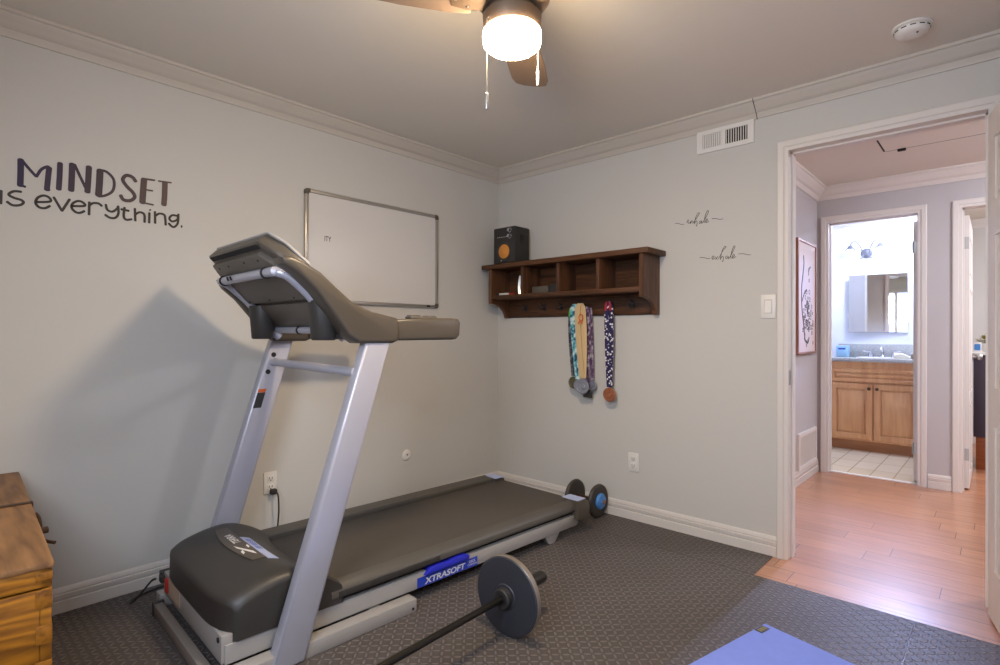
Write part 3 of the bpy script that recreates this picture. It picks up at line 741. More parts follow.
# console: a tilted slab; e runs down its back, n through it towards the runner
c0 = Vector((0, -2.215, 1.478)); eu = Vector((1, 0, 0)); ee = Vector((0, 0.70, -0.714)); en = Vector((0, 0.714, 0.70))
def con(u, e, n): return c0+eu*u+ee*e+en*n
outl = [(0.435, 0.0), (0.975, 0.0), (1.045, 0.06), (1.085, 0.16), (1.085, 0.34), (1.02, 0.43), (0.46, 0.43), (0.395, 0.34), (0.395, 0.16), (0.425, 0.06)]
bm = B(); prism(bm, [con(u, e, 0.012) for u, e in outl], en*0.058, 0.012, 3)
cs = obj('console', bm, M['greypl'], TM)
bm = B(); prism(bm, [con(u, e, -0.012) for u, e in ((0.465, 0.035), (0.955, 0.035), (1.01, 0.085), (1.03, 0.26), (0.45, 0.26), (0.44, 0.085))], en*0.034, 0.008, 2)
bk = obj('back_cover', bm, M['backpl'], cs)
bm = B(); prism(bm, [con(u, e, 0.0) for u, e in ((0.47, 0.285), (1.01, 0.285), (0.99, 0.41), (0.49, 0.41))], en*0.02, 0.006, 2)
obj('lower_cover', bm, M['backpl'], cs)
bm = B()
for k in range(26):
    u = 0.455+k*0.0205; prism(bm, [con(u, 0.006, 0.008), con(u+0.012, 0.006, 0.008), con(u+0.012, 0.026, 0.008), con(u, 0.026, 0.008)], en*0.006)
obj('vent_grille', bm, M['slot'], cs)
for u, e in ((0.52, 0.055), (0.63, 0.055), (0.80, 0.055), (0.93, 0.06), (0.50, 0.245), (0.72, 0.245), (0.95, 0.245)): bm = B(); lathe(bm, [(0.0045, 0), (0.0045, 0.002), (0, 0.002)], con(u, e, -0.012), -en, 8); obj('screw', bm, M['slot'], bk)
bm = B(); prism(bm, [con(u, e, 0.069) for u, e in ((0.50, 0.05), (0.97, 0.05), (0.97, 0.22), (0.50, 0.22))], en*0.004, 0.002, 1); obj('display', bm, M['black'], cs)
bm = B(); prism(bm, [con(u, e, 0.064) for u, e in ((0.43, -0.004), (0.99, -0.004), (1.052, 0.056), (1.086, 0.16), (1.075, 0.16), (1.045, 0.066), (0.985, 0.008), (0.435, 0.008))], en*0.012, 0.003, 1); obj('bezel', bm, M['silverd'], cs)
# bent support tube
tp = []
R_ = [(1.062, -1.900, 1.138), (1.062, -1.935, 1.170), (1.062, -2.03, 1.285), (1.060, -2.115, 1.360), (1.040, -2.155, 1.378), (0.99, -2.165, 1.380)]
L_ = [(1.515-u, v, z) for u, v, z in R_][::-1]
bm = B(); tube(bm, spline(R_+L_, 5), 0.0178, 14); tb = obj('support_tube', bm, M['silver'], TM)
for u in (0.52, 0.965):
    bm = B(); cyl(bm, (u-0.005, -2.165, 1.380), (u+0.005, -2.165, 1.380), 0.0218, seg=18); obj('clamp', bm, M['slot'], tb)
bm = B()
for u in (0.62, 0.655): prism(bm, [(u, -2.188, 1.372), (u+0.012, -2.188, 1.372), (u-0.004, -2.188, 1.388), (u-0.014, -2.188, 1.388)], (0, 0.006, 0))
obj('tube_slot', bm, M['slot'], tb)
bm = B(); tube(bm, [(0.42, -1.915, 1.172), (1.062, -1.935, 1.168)], 0.015, 12)
lt = obj('lower_tube', bm, M['silver'], TM)
bm = B(); cyl(bm, (0.722, -1.924, 1.170), (0.732, -1.924, 1.170), 0.019, seg=16); obj('clamp', bm, M['slot'], lt)
# arms, grips
arm = [(-2.195, 1.418), (-2.160, 1.424), (-2.119, 1.410), (-2.053, 1.376), (-1.987, 1.322), (-1.927, 1.275), (-1.842, 1.241), (-1.728, 1.219), (-1.716, 1.170), (-1.720, 1.128), (-1.745, 1.118), (-1.90, 1.119), (-1.945, 1.148), (-2.007, 1.232), (-2.072, 1.309), (-2.137, 1.366), (-2.19, 1.396)]
for s in (1, 0):
    u0 = 1.092 if s else 0.350
    bm = B(); prism(bm, vz(u0, arm if s else [(-2.150, 1.395), (-2.119, 1.398)]+arm[3:15]+[(-2.13, 1.358)]), (0.086 if s else 0.060, 0, 0), 0.014, 3)
    ar = obj('arm', bm, M['armpl'], TM)
    bm = B()
    hb_ = [(-1.735, 1.128), (-1.735, 1.214), (-1.60, 1.221), (-1.43, 1.225), (-1.396, 1.222), (-1.384, 1.206), (-1.388, 1.150), (-1.406, 1.133), (-1.43, 1.130)]
    prism(bm, vz(u0+0.012, hb_), (0.062, 0, 0), 0.014, 3)
    gr = obj('handrail', bm, M['armpl'], TM)
    bm = B(); box(bm, (u0+0.022, -1.650, 1.218), (u0+0.064, -1.510, 1.229), 0.004); box(bm, (u0+0.026, -1.645, 1.227), (u0+0.060, -1.595, 1.234), 0.003); box(bm, (u0+0.026, -1.565, 1.226), (u0+0.060, -1.515, 1.233), 0.003)
    obj('button_pad', bm, M['greycap'], gr)
    # cup holder under the console
    bm = B(); uc = 1.020 if s else 0.425
    uc = 1.060 if s else 0.470
    lathe(bm, [(0, 0), (0.042, 0), (0.046, 0.006), (0.058, 0.145), (0.058, 0.15), (0, 0.15)], (uc, -1.985, 1.130), (0, 0, 1), 28)
    if s: prism(bm, [(uc-0.02, -1.98, 1.132), (uc-0.02, -1.885, 1.136), (uc-0.02, -1.88, 1.150), (uc-0.02, -1.95, 1.20)], (0.05, 0, 0), 0.006, 2)
    obj('cup_holder', bm, M['blackpl'], TM)

# ------------------------------------------------------------------ floor mats
MOVE = Vector((0, 0, 0))
MT = 0.004
for lo, hi, lab in (((0.018, -0.312), (1.982, -0.018), 'narrow black rubber mat strip along the back wall baseboard, ending beside the door casing'),
                    ((0.018, -2.25), (2.605, -0.314), 'large black rubber treaded mat under the treadmill, barbell and yoga mat'),
                    ((2.607, -2.25), (3.01, -0.314), 'black rubber treaded mat in front of the open white door, right of the seam'),
                    ((0.018, -3.60), (3.01, -2.252), 'black rubber treaded mat under the pine trunk, by the left baseboard')):
    bm = B(); box(bm, (lo[0], lo[1], 0), (hi[0], hi[1], MT))
    tag(obj('rubber_mat', bm, M['rubber'], loc=(lo[0], lo[1], 0)), lab, 'mat', 'treaded rubber floor mats')
# yoga mat with its woven tag
MOVE = Vector((-0.010, 0.034, 0))
YM = thing('yoga_mat', 'blue yoga mat laid flat on the black rubber mat, corner with a small tag', 'yoga mat', (0, 0, 0), (2.180, -0.795, MT), 0)
bm = B(); prism(bm, [(0, 0, 0.0), (1.30, -0.30, 0.0), (0.90, -1.95, 0.0), (-0.46, -1.62, 0.0)], (0, 0, 0.006), 0.002, 2)
# square it up: near corner at the origin, long side running away from the door
bm.clear()
d1 = Vector((0.975, -0.222, 0)); d2 = Vector((-0.222, -0.975, 0))
w_, l_ = 0.66, 1.73
prism(bm, [(0, 0, 0), d1*w_, d1*w_+d2*l_, d2*l_], (0, 0, 0.006), 0.002, 2)
ym = obj('mat_sheet', bm, M['yoga'], YM)
bm = B(); a0 = d1*0.004+d2*0.025
prism(bm, [a0+Vector((0, 0, 0.006)), a0+d1*0.030+Vector((0, 0, 0.006)), a0+d1*0.030+d2*0.055+Vector((0, 0, 0.006)), a0+d2*0.055+Vector((0, 0, 0.006))], (0, 0, 0.0015))
tg = obj('tag', bm, M['black'], YM)
bm = B()
for k, (o_, h_) in enumerate(((0.006, 0.012), (0.022, 0.012), (0.038, 0.010))):
    q = a0+d1*0.006+d2*o_+Vector((0, 0, 0.0076)); prism(bm, [q, q+d1*0.018, q+d1*0.018+d2*h_, q+d2*h_], (0, 0, 0.0005))
obj('tag_print', bm, M['plant'], tg)

# ------------------------------------------------------------------ barbell
MOVE = Vector((-0.024, 0.052, 0))
bx0 = Vector((1.495, -1.585, 0.1512+MT)); bd_ = Vector((0.035, -1.0, 0)).normalized()
BB = thing('barbell', 'short black barbell with thin iron plates lying on the rubber mat', 'barbell', (1.495, -1.585, 0), (1.495, -1.585, 0))
L_bar = 1.05
bm = B(); cyl(bm, bx0+bd_*0.0, bx0+bd_*L_bar, 0.0125, seg=18)
obj('bar', bm, M['bar'], BB)
for s in (0, 1):
    o = bx0 if s == 0 else bx0+bd_*(L_bar+0.02); dd = -bd_ if s == 0 else bd_
    bm = B(); lathe(bm, [(0, -0.012), (0.024, -0.012), (0.025, 0), (0.025, 0.235), (0.022, 0.242), (0, 0.242)], o, dd, 24); obj('sleeve', bm, M['bar'], BB)
    bm = B(); lathe(bm, [(0.034, -0.026), (0.038, -0.022), (0.038, -0.002), (0.034, 0.002), (0.024, 0.002), (0.024, -0.026)], o, dd, 28); obj('collar', bm, M['black'], BB)
    bm = B()
    lathe(bm, [(0.026, 0.0), (0.046, 0.0), (0.049, 0.003), (0.140, 0.003), (0.146, 0.004), (0.150, 0.008), (0.150, 0.030), (0.147, 0.034), (0.026, 0.034)], o, dd, 64)
    wp = obj('weight_plate', bm, M['iron'], BB)
    bm = B(); lathe(bm, [(0.1495, 0.008), (0.1508, 0.009), (0.1508, 0.029), (0.1495, 0.030)], o, dd, 64); obj('plate_rim', bm, M['irone'], wp)
# ------------------------------------------------------------------ ab wheel
MOVE = Vector((-0.035, 0.05, 0))
AW = thing('ab_wheel', 'small twin-wheel ab roller with blue hub behind the treadmill', 'ab wheel', (0.94, -0.175, 0), (0.94, -0.175, MT))
for k, xx in enumerate((0.845, 1.020)):
    bm = B(); lathe(bm, [(q*1.22, h*1.1) for q, h in ((0.030, -0.014), (0.058, -0.011), (0.072, -0.014), (0.082, -0.010), (0.086, 0.0), (0.082, 0.010), (0.072, 0.014), (0.058, 0.011), (0.030, 0.014))], (xx, -0.175, 0.105), (1, 0, 0), 48)
    w1 = obj('wheel', bm, M['tyre'], AW)
    dd = 1 if k else -1
    bm = B(); lathe(bm, [(0.048, 0.004), (0.050, 0.022), (0.042, 0.033), (0.018, 0.037), (0.018, 0.042), (0, 0.042)], (xx, -0.175, 0.105), (dd, 0, 0), 32); obj('hub', bm, M['bluehub'], w1)
    bm = B(); lathe(bm, [(0.012, 0.036), (0.012, 0.050), (0, 0.052)], (xx, -0.175, 0.105), (dd, 0, 0), 16); obj('axle_end', bm, M['copper'], w1)
bm = B(); cyl(bm, (0.845, -0.175, 0.105), (1.02, -0.175, 0.105), 0.013, seg=16); obj('axle', bm, M['rust'], AW)

# ------------------------------------------------------------------ power cord
MOVE = Vector((0, 0.011, 0))
bm = B()
pc = spline([(0.034, -1.778, 0.318), (0.055, -1.772, 0.316), (0.066, -1.770, 0.285), (0.062, -1.768, 0.20), (0.045, -1.775, 0.10), (0.040, -1.83, 0.03), (0.045, -1.95, 0.009), (0.05, -2.15, 0.009), (0.07, -2.35, 0.009), (0.12, -2.44, 0.010), (0.19, -2.455, 0.03), (0.235, -2.435, 0.075), (0.262, -2.405, 0.125), (0.278, -2.392, 0.136)], 8)
tube(bm, pc, 0.0042, 8)
PC = tag(obj('power_cord', bm, M['black'], loc=(0.034, -1.778, 0.0)), 'black power cord from the left wall outlet trailing along the floor to the treadmill', 'cord')
bm = B(); box(bm, (0.0105, -1.795, 0.306), (0.040, -1.762, 0.334), 0.006); obj('plug', bm, M['black'], PC)

# ------------------------------------------------------------------ wooden trunk
MOVE = Vector((0.010, 0.008, 0))
TR = thing('wooden_trunk', 'old varnished pine trunk with dovetailed corners in the left foreground', 'trunk', (0.6, -3.12, 0), (0.6, -3.12, MT), 0)
def tp_(x, y, z): # rotate -3 degrees about the far front corner
    a = math.radians(-2.7); ox, oy = 1.205, -2.856; x -= ox; y -= oy
    return (ox+x*math.cos(a)-y*math.sin(a), oy+x*math.sin(a)+y*math.cos(a), z)
def tbox(bm, lo, hi, bev=0.0):
    b2 = B(); box(b2, lo, hi, bev)
    for v in b2.verts: v.co = Vector(tp_(*v.co))
    vm = {v: bm.verts.new(v.co) for v in b2.verts}
    for f in b2.faces: bm.faces.new([vm[v] for v in f.verts])
    b2.free()
tx0, tx1, ty0, ty1 = 0.045, 1.205, -3.40, -2.856
bm = B()
for z0, z1 in ((0.0, 0.185), (0.187, 0.372), (0.374, 0.553)):
    tbox(bm, (tx0, ty1-0.022, z0), (tx1, ty1, z1), 0.003); tbox(bm, (tx0, ty0, z0), (tx1, ty0+0.022, z1), 0.003)
    tbox(bm, (tx0, ty0+0.022, z0), (tx0+0.022, ty1-0.022, z1), 0.002)
    tbox(bm, (tx1-0.022, ty0+0.022, z0), (tx1, ty1-0.022, z1), 0.002)
tbox(bm, (tx0+0.02, ty0+0.02, 0.01), (tx1-0.02, ty1-0.02, 0.03))
obj('body', bm, M['trunk'], TR)
k = 0; z = 0.004
while z < 0.54:
    h = 0.044 if k % 2 == 0 else 0.040
    if k % 2 == 0:
        bm = B(); tbox(bm, (tx1-0.020, ty1-0.030, z), (tx1+0.0012, ty1+0.0008, min(z+h, 0.551)), 0.001); obj('dovetail', bm, M['trunkend'], TR)
        bm = B(); tbox(bm, (tx1-0.020, ty0-0.0008, z), (tx1+0.0012, ty0+0.030, min(z+h, 0.551)), 0.001); obj('dovetail', bm, M['trunkend'], TR)
    z += h; k += 1
bm = B(); tbox(bm, (tx0-0.004, ty0-0.004, 0.600), (tx1+0.004, ty1+0.004, 0.615), 0.004)
ld = obj('lid', bm, M['trunktop'], TR)
bm = B()
tbox(bm, (tx0, ty1-0.022, 0.557), (tx1, ty1, 0.6005), 0.002); tbox(bm, (tx0, ty0, 0.557), (tx1, ty0+0.022, 0.6005), 0.002); tbox(bm, (tx0, ty0, 0.557), (tx0+0.022, ty1, 0.6005), 0.002); tbox(bm, (tx1-0.022, ty0, 0.557), (tx1, ty1, 0.6005), 0.002)
obj('lid_rim', bm, M['trunk'], ld)
bm = B()
tbox(bm, (tx1-0.020, ty1-0.030, 0.572), (tx1+0.0015, ty1+0.001, 0.592), 0.001); obj('lid_dovetail', bm, M['trunkend'], ld); bm = B(); tbox(bm, (tx1-0.020, ty0, 0.572), (tx1+0.0015, ty0+0.03, 0.592), 0.001)
obj('lid_dovetail', bm, M['trunkend'], ld)
bm = B(); tbox(bm, (0.575, ty1-0.16, 0.6145), (0.600, ty1+0.006, 0.6185), 0.0015); tbox(bm, (0.575, ty1+0.003, 0.575), (0.600, ty1+0.008, 0.618), 0.0015); tbox(bm, (0.570, ty1-0.185, 0.6145), (0.606, ty1-0.15, 0.617), 0.001)
obj('strap_hinge', bm, M['rust'], ld)
bm = B(); hk = [tp_(0.70, ty1+0.004, 0.606), tp_(0.712, ty1+0.012, 0.596), tp_(0.752, ty1+0.014, 0.575), tp_(0.80, ty1+0.016, 0.552), tp_(0.83, ty1+0.040, 0.545)]
tube(bm, spline(hk, 5), [0.006]*3+[0.005]*(len(spline(hk, 5))-3), 8); tbox(bm, (0.765, ty1, 0.565), (0.790, ty1+0.03, 0.580), 0.003)
obj('hasp', bm, M['rust'], ld)

# ------------------------------------------------------------------ whiteboard
MOVE = Vector((0, 0.011, 0.002))
WB = thing('whiteboard', 'aluminium framed whiteboard mounted on the left wall above the treadmill', 'whiteboard', (0, -1.12, 1.33))
y0, y1, z0, z1 = -1.603, -0.634, 1.333, 1.968
bm = B(); box(bm, (0.001, y0+0.008, z0+0.008), (0.012, y1-0.008, z1-0.008)); obj('board', bm, M['board'], WB)
bm = B()
for lo, hi in (((0.0005, y0, z0+0.02), (0.022, y0+0.020, z1-0.02)), ((0.0005, y1-0.020, z0+0.02), (0.022, y1, z1-0.02)), ((0.0005, y0+0.02, z1-0.020), (0.022, y1-0.02, z1)), ((0.0005, y0+0.02, z0), (0.022, y1-0.02, z0+0.020))): box(bm, lo, hi, 0.005)
obj('frame', bm, M['alu'], WB)
for yy, sy in ((y0, 1), (y1, -1)):
    for zz, sz in ((z0, 1), (z1, -1)):
        pts = [(0, 0.032), (0.0, 0.012), (0.004, 0.004), (0.012, 0.0), (0.032, 0.0), (0.032, 0.022), (0.022, 0.022), (0.022, 0.032)]
        bm = B(); prism(bm, [(0.0004, yy+sy*(a-0.001), zz+sz*(b-0.001)) for a, b in pts], (0.0236, 0, 0), 0.003, 2); obj('corner_cap', bm, M['greycap'], WB)
bm = B()
text_bm(bm, 'ITY', 0.042, lambda a, b, c: (0.0128, -1.462+a*0.72, 1.70+b), bold=0.0004)
obj('lettering', bm, M['decal'], WB, fix=False)
bm = B(); box(bm, (0.021, -0.735, 1.338), (0.0235, -0.708, 1.350), 0.001); obj('frame_clip', bm, M['slot'], WB)

# ------------------------------------------------------------------ wall lettering
MINDSET=[
 ('M',[(-2.795, 1.845), (-2.795, 1.799), (-2.796, 1.742)],0.01564),
 ('M',[(-2.79, 1.842), (-2.769, 1.814), (-2.747, 1.788)],0.00828),
 ('M',[(-2.747, 1.788), (-2.732, 1.82), (-2.713, 1.836), (-2.707, 1.833)],0.00828),
 ('M',[(-2.707, 1.833), (-2.71, 1.795), (-2.714, 1.741)],0.01472),
 ('M',[(-2.796, 1.744), (-2.781, 1.74)],0.00736),
 ('M',[(-2.714, 1.745), (-2.706, 1.741)],0.00736),
 ('I',[(-2.672, 1.859), (-2.673, 1.808), (-2.676, 1.751)],0.01472),
 ('N',[(-2.632, 1.865), (-2.633, 1.812), (-2.635, 1.754)],0.01656),
 ('N',[(-2.624, 1.865), (-2.601, 1.809), (-2.579, 1.758)],0.00828),
 ('N',[(-2.575, 1.866), (-2.577, 1.814), (-2.58, 1.758)],0.01656),
 ('D',[(-2.536, 1.86), (-2.538, 1.804), (-2.541, 1.751)],0.01932),
 ('D',[(-2.541, 1.861), (-2.513, 1.859), (-2.489, 1.835), (-2.485, 1.804), (-2.493, 1.776), (-2.517, 1.755), (-2.541, 1.747)],0.00828),
 ('S',[(-2.404, 1.839), (-2.417, 1.856), (-2.44, 1.859), (-2.453, 1.837), (-2.438, 1.811), (-2.415, 1.788), (-2.408, 1.768), (-2.424, 1.75), (-2.449, 1.748), (-2.461, 1.766)],0.011040000000000001),
 ('E',[(-2.372, 1.855), (-2.375, 1.804), (-2.378, 1.749)],0.01932),
 ('E',[(-2.38, 1.858), (-2.33, 1.86)],0.00644),
 ('E',[(-2.366, 1.81), (-2.338, 1.81)],0.005520000000000001),
 ('E',[(-2.385, 1.75), (-2.335, 1.746)],0.005520000000000001),
 ('T',[(-2.315, 1.86), (-2.262, 1.863)],0.005520000000000001),
 ('T',[(-2.288, 1.858), (-2.289, 1.804), (-2.292, 1.754)],0.01748),
]
EVERY=[
 ('is',[(-2.852, 1.711), (-2.853, 1.66)]),
 ('is',[(-2.851, 1.721), (-2.851, 1.721)]),
 ('is',[(-2.793, 1.718), (-2.816, 1.715), (-2.83, 1.7), (-2.815, 1.69), (-2.793, 1.685), (-2.786, 1.676), (-2.797, 1.664), (-2.819, 1.66), (-2.835, 1.671)]),
 ('everything',[(-2.747, 1.685), (-2.704, 1.695), (-2.706, 1.71), (-2.723, 1.716), (-2.742, 1.704), (-2.749, 1.682), (-2.738, 1.666), (-2.72, 1.665), (-2.704, 1.677)]),
 ('everything',[(-2.692, 1.715), (-2.665, 1.663)]),
 ('everything',[(-2.665, 1.663), (-2.64, 1.716)]),
 ('everything',[(-2.633, 1.689), (-2.59, 1.697), (-2.594, 1.71), (-2.611, 1.714), (-2.629, 1.701), (-2.633, 1.682), (-2.62, 1.666), (-2.605, 1.665), (-2.59, 1.675)]),
 ('everything',[(-2.573, 1.716), (-2.574, 1.662)]),
 ('everything',[(-2.573, 1.702), (-2.56, 1.714), (-2.541, 1.716), (-2.529, 1.707)]),
 ('everything',[(-2.515, 1.716), (-2.509, 1.694), (-2.491, 1.689), (-2.474, 1.705), (-2.47, 1.716)]),
 ('everything',[(-2.47, 1.717), (-2.469, 1.684), (-2.48, 1.664), (-2.5, 1.661), (-2.517, 1.671)]),
 ('everything',[(-2.446, 1.715), (-2.449, 1.677), (-2.44, 1.662), (-2.419, 1.667)]),
 ('everything',[(-2.459, 1.705), (-2.43, 1.703)]),
 ('everything',[(-2.407, 1.717), (-2.405, 1.662)]),
 ('everything',[(-2.406, 1.689), (-2.392, 1.702), (-2.376, 1.702), (-2.369, 1.69), (-2.369, 1.661)]),
 ('everything',[(-2.35, 1.707), (-2.351, 1.661)]),
 ('everything',[(-2.348, 1.721), (-2.347, 1.72)]),
 ('everything',[(-2.328, 1.716), (-2.327, 1.663)]),
 ('everything',[(-2.327, 1.696), (-2.311, 1.71), (-2.291, 1.708), (-2.286, 1.692), (-2.284, 1.661)]),
 ('everything',[(-2.234, 1.711), (-2.257, 1.711), (-2.269, 1.694), (-2.257, 1.682), (-2.236, 1.694), (-2.232, 1.717)]),
 ('everything',[(-2.231, 1.72), (-2.234, 1.677), (-2.252, 1.656), (-2.272, 1.671)]),
 ('everything',[(-2.218, 1.664), (-2.217, 1.664)]),
]
INHALE= [[(1.449, 1.814), (1.467, 1.813), (1.486, 1.804), (1.504, 1.803)], [(1.52, 1.81), (1.53, 1.826), (1.528, 1.805), (1.539, 1.808)], [(1.539, 1.801), (1.546, 1.817), (1.544, 1.801), (1.551, 1.815), (1.557, 1.813), (1.557, 1.8)], [(1.557, 1.801), (1.577, 1.826), (1.595, 1.852), (1.59, 1.857), (1.577, 1.84), (1.568, 1.81), (1.566, 1.795)], [(1.567, 1.798), (1.575, 1.81), (1.582, 1.809), (1.58, 1.782), (1.576, 1.786)], [(1.609, 1.808), (1.598, 1.807), (1.594, 1.798), (1.599, 1.794), (1.609, 1.806), (1.609, 1.793), (1.616, 1.799)], [(1.616, 1.798), (1.637, 1.831), (1.648, 1.855), (1.641, 1.861), (1.63, 1.836), (1.623, 1.801), (1.63, 1.796)], [(1.63, 1.798), (1.643, 1.808), (1.64, 1.815), (1.632, 1.806), (1.637, 1.793), (1.652, 1.802)], [(1.668, 1.812), (1.688, 1.811), (1.708, 1.803), (1.73, 1.802)]]
EXHALE= [[(1.598, 1.598), (1.619, 1.597), (1.64, 1.589), (1.657, 1.588)], [(1.668, 1.585), (1.679, 1.595), (1.674, 1.601), (1.668, 1.592), (1.673, 1.581), (1.685, 1.588)], [(1.685, 1.595), (1.692, 1.587), (1.699, 1.578)], [(1.702, 1.596), (1.687, 1.578)], [(1.704, 1.581), (1.728, 1.622), (1.746, 1.643), (1.74, 1.648), (1.727, 1.628), (1.718, 1.595), (1.715, 1.575)], [(1.716, 1.578), (1.724, 1.592), (1.732, 1.59), (1.73, 1.565), (1.725, 1.569)], [(1.756, 1.593), (1.746, 1.59), (1.745, 1.581), (1.752, 1.579), (1.759, 1.59), (1.759, 1.577), (1.765, 1.582)], [(1.765, 1.58), (1.784, 1.615), (1.795, 1.639), (1.789, 1.644), (1.779, 1.619), (1.772, 1.585), (1.779, 1.578)], [(1.78, 1.581), (1.792, 1.591), (1.789, 1.598), (1.781, 1.59), (1.785, 1.577), (1.801, 1.586)], [(1.813, 1.598), (1.839, 1.597), (1.858, 1.59), (1.878, 1.587)]]

LW = lambda a, b, d: (0.0006+d, a, b)
RW = lambda a, b, d: (a, -0.0006-d, b)
WL = thing('wall_lettering', 'large vinyl lettering reading MINDSET is everything. on the left wall', 'wall decal', (0, -2.53, 1.75))
word = B()
for i_, (ch, pts, w) in enumerate(MINDSET): stroke(word, pts, w*1.3, LW, 0.0006+0.00008*i_)
obj('word', word, M['purpledecal'], WL, fix=False)
for key in ('is', 'everything'):
    word = B()
    for i_, (n, pts) in enumerate(EVERY):
        if n == key: stroke(word, pts, 0.0095 if pts != EVERY[-1][1] else 0.013, LW, 0.0006+0.00008*i_)
    obj('word', word, M['decal'], WL, fix=False)
MOVE = Vector((-0.013, 0, 0.004))
for nm, L_, lab in (('inhale', INHALE, 'thin script wall decal reading inhale, the upper of the two by the doorway'), ('exhale', EXHALE, 'thin script wall decal reading exhale, the lower of the two by the doorway')):
    word = B()
    for i_, pts in enumerate(L_): stroke(word, pts, 0.0029, RW, 0.0006+0.00008*i_, 5)
    tag(obj('script_decal', word, M['grey_vinyl'], loc=(L_[0][0][0], 0, L_[0][0][1]), fix=False), lab, 'wall decal', 'breathing words on the back wall')

# ------------------------------------------------------------------ wall shelf
MOVE = Vector((-0.012, 0, 0.007))
SH = thing('wall_shelf', 'dark walnut cubby shelf with coat hooks mounted on the back wall', 'shelf', (0.72, 0, 1.262))
sx0, sx1, sd = 0.115, 1.352, 0.212
bm = B(); box(bm, (0.060, -0.232, 1.622), (1.392, -0.001, 1.655), 0.005); obj('top_board', bm, M['shelf'], SH)
side = [(-0.001, 1.272), (-0.045, 1.272), (-0.050, 1.295), (-0.070, 1.325), (-0.105, 1.352), (-0.150, 1.366), (-0.190, 1.371), (-sd, 1.373), (-sd, 1.622), (-0.001, 1.622)]
for x_ in (sx0, sx1-0.026):
    bm = B(); prism(bm, [(x_, a, b) for a, b in side], (0.026, 0, 0), 0.002, 1); obj('side_panel', bm, M['shelfv'], SH)
bm = B(); box(bm, (sx0+0.026, -0.205, 1.404), (sx1-0.026, -0.010, 1.432), 0.003); obj('shelf_board', bm, M['shelf'], SH)
bm = B(); box(bm, (sx0+0.02, -0.012, 1.274), (sx1-0.02, -0.001, 1.622)); obj('back_panel', bm, M['shelf'], SH)
bm = B(); box(bm, (sx0+0.026, -0.026, 1.280), (sx1-0.026, -0.012, 1.372), 0.002); obj('hook_rail', bm, M['shelf'], SH)
for x_ in (0.428, 0.735, 1.040):
    bm = B(); box(bm, (x_-0.012, -0.203, 1.431), (x_+0.012, -0.011, 1.623), 0.002); obj('divider', bm, M['shelfv'], SH)
HK = [0.32, 0.49, 0.64, 0.81, 1.04, 1.19]
for x_ in HK:
    bm = B(); box(bm, (x_-0.010, -0.030, 1.315), (x_+0.010, -0.026, 1.365), 0.001)
    for s in (-1, 1): tube(bm, spline([(x_+s*0.004, -0.029, 1.335), (x_+s*0.012, -0.055, 1.325), (x_+s*0.016, -0.072, 1.335), (x_+s*0.017, -0.075, 1.352)], 4), 0.0035, 8)
    tube(bm, spline([(x_, -0.029, 1.356), (x_, -0.060, 1.360), (x_, -0.078, 1.375)], 4), 0.0035, 8)
    obj('coat_hook', bm, M['black'], SH)
# speaker on the shelf
SP = thing('bookshelf_speaker', 'small black bookshelf speaker with orange cone standing on the wall shelf', 'speaker', (0.26, -0.12, 1.655))
sx, sw, sy0, sy1, sz0, sz1 = 0.158, 0.205, -0.205, -0.045, 1.659, 1.915
bm = B(); box(bm, (sx, sy0, sz0), (sx+sw, sy1, sz1), 0.008); bod = obj('cabinet', bm, M['black'], SP)
bm = B(); cx = sx+sw*0.50; lathe(bm, [(0.066, 0), (0.066, 0.004), (0.058, 0.005), (0.053, 0.002), (0.053, 0)], (cx, sy0, 1.742), (0, -1, 0), 36); obj('driver_ring', bm, M['blackpl'], SP)
bm = B(); lathe(bm, [(0.051, 0.0015), (0.046, 0.005), (0.024, 0.007), (0.010, 0.013), (0, 0.015)], (cx, sy0, 1.742), (0, -1, 0), 36); obj('driver_cone', bm, M['orange'], SP)
for z_ in (1.845, 1.888):
    bm = B(); lathe(bm, [(0.017, 0), (0.017, 0.004), (0.013, 0.006), (0.012, 0.022), (0, 0.023)], (sx+sw*0.78, sy0, z_), (0, -1, 0), 24); obj('knob', bm, M['chrome'], SP)
bm = B()
for k in range(5): box(bm, (sx+0.040+k*0.020, sy0-0.0012, 1.843), (sx+0.046+k*0.020, sy0+0.001, 1.848))
obj('indicator_lights', bm, M['ink'], SP)
bm = B(); box(bm, (cx-0.030, sy0-0.0015, 1.676), (cx-0.020, sy0+0.001, 1.688)); obj('badge', bm, M['ink'], SP)
for q in range(4):
    bm = B(); lathe(bm, [(0.006, 0), (0.005, 0.004), (0, 0.004)], (sx+0.02+(q % 2)*(sw-0.04), -0.19+0.12*(q//2), 1.655), (0, 0, 1), 10); obj('rubber_foot', bm, M['black'], SP)
bm = B(); box(bm, (sx+sw-0.001, -0.150, 1.80), (sx+sw+0.002, -0.110, 1.86), 0.001); obj('side_port', bm, M['slot'], SP)
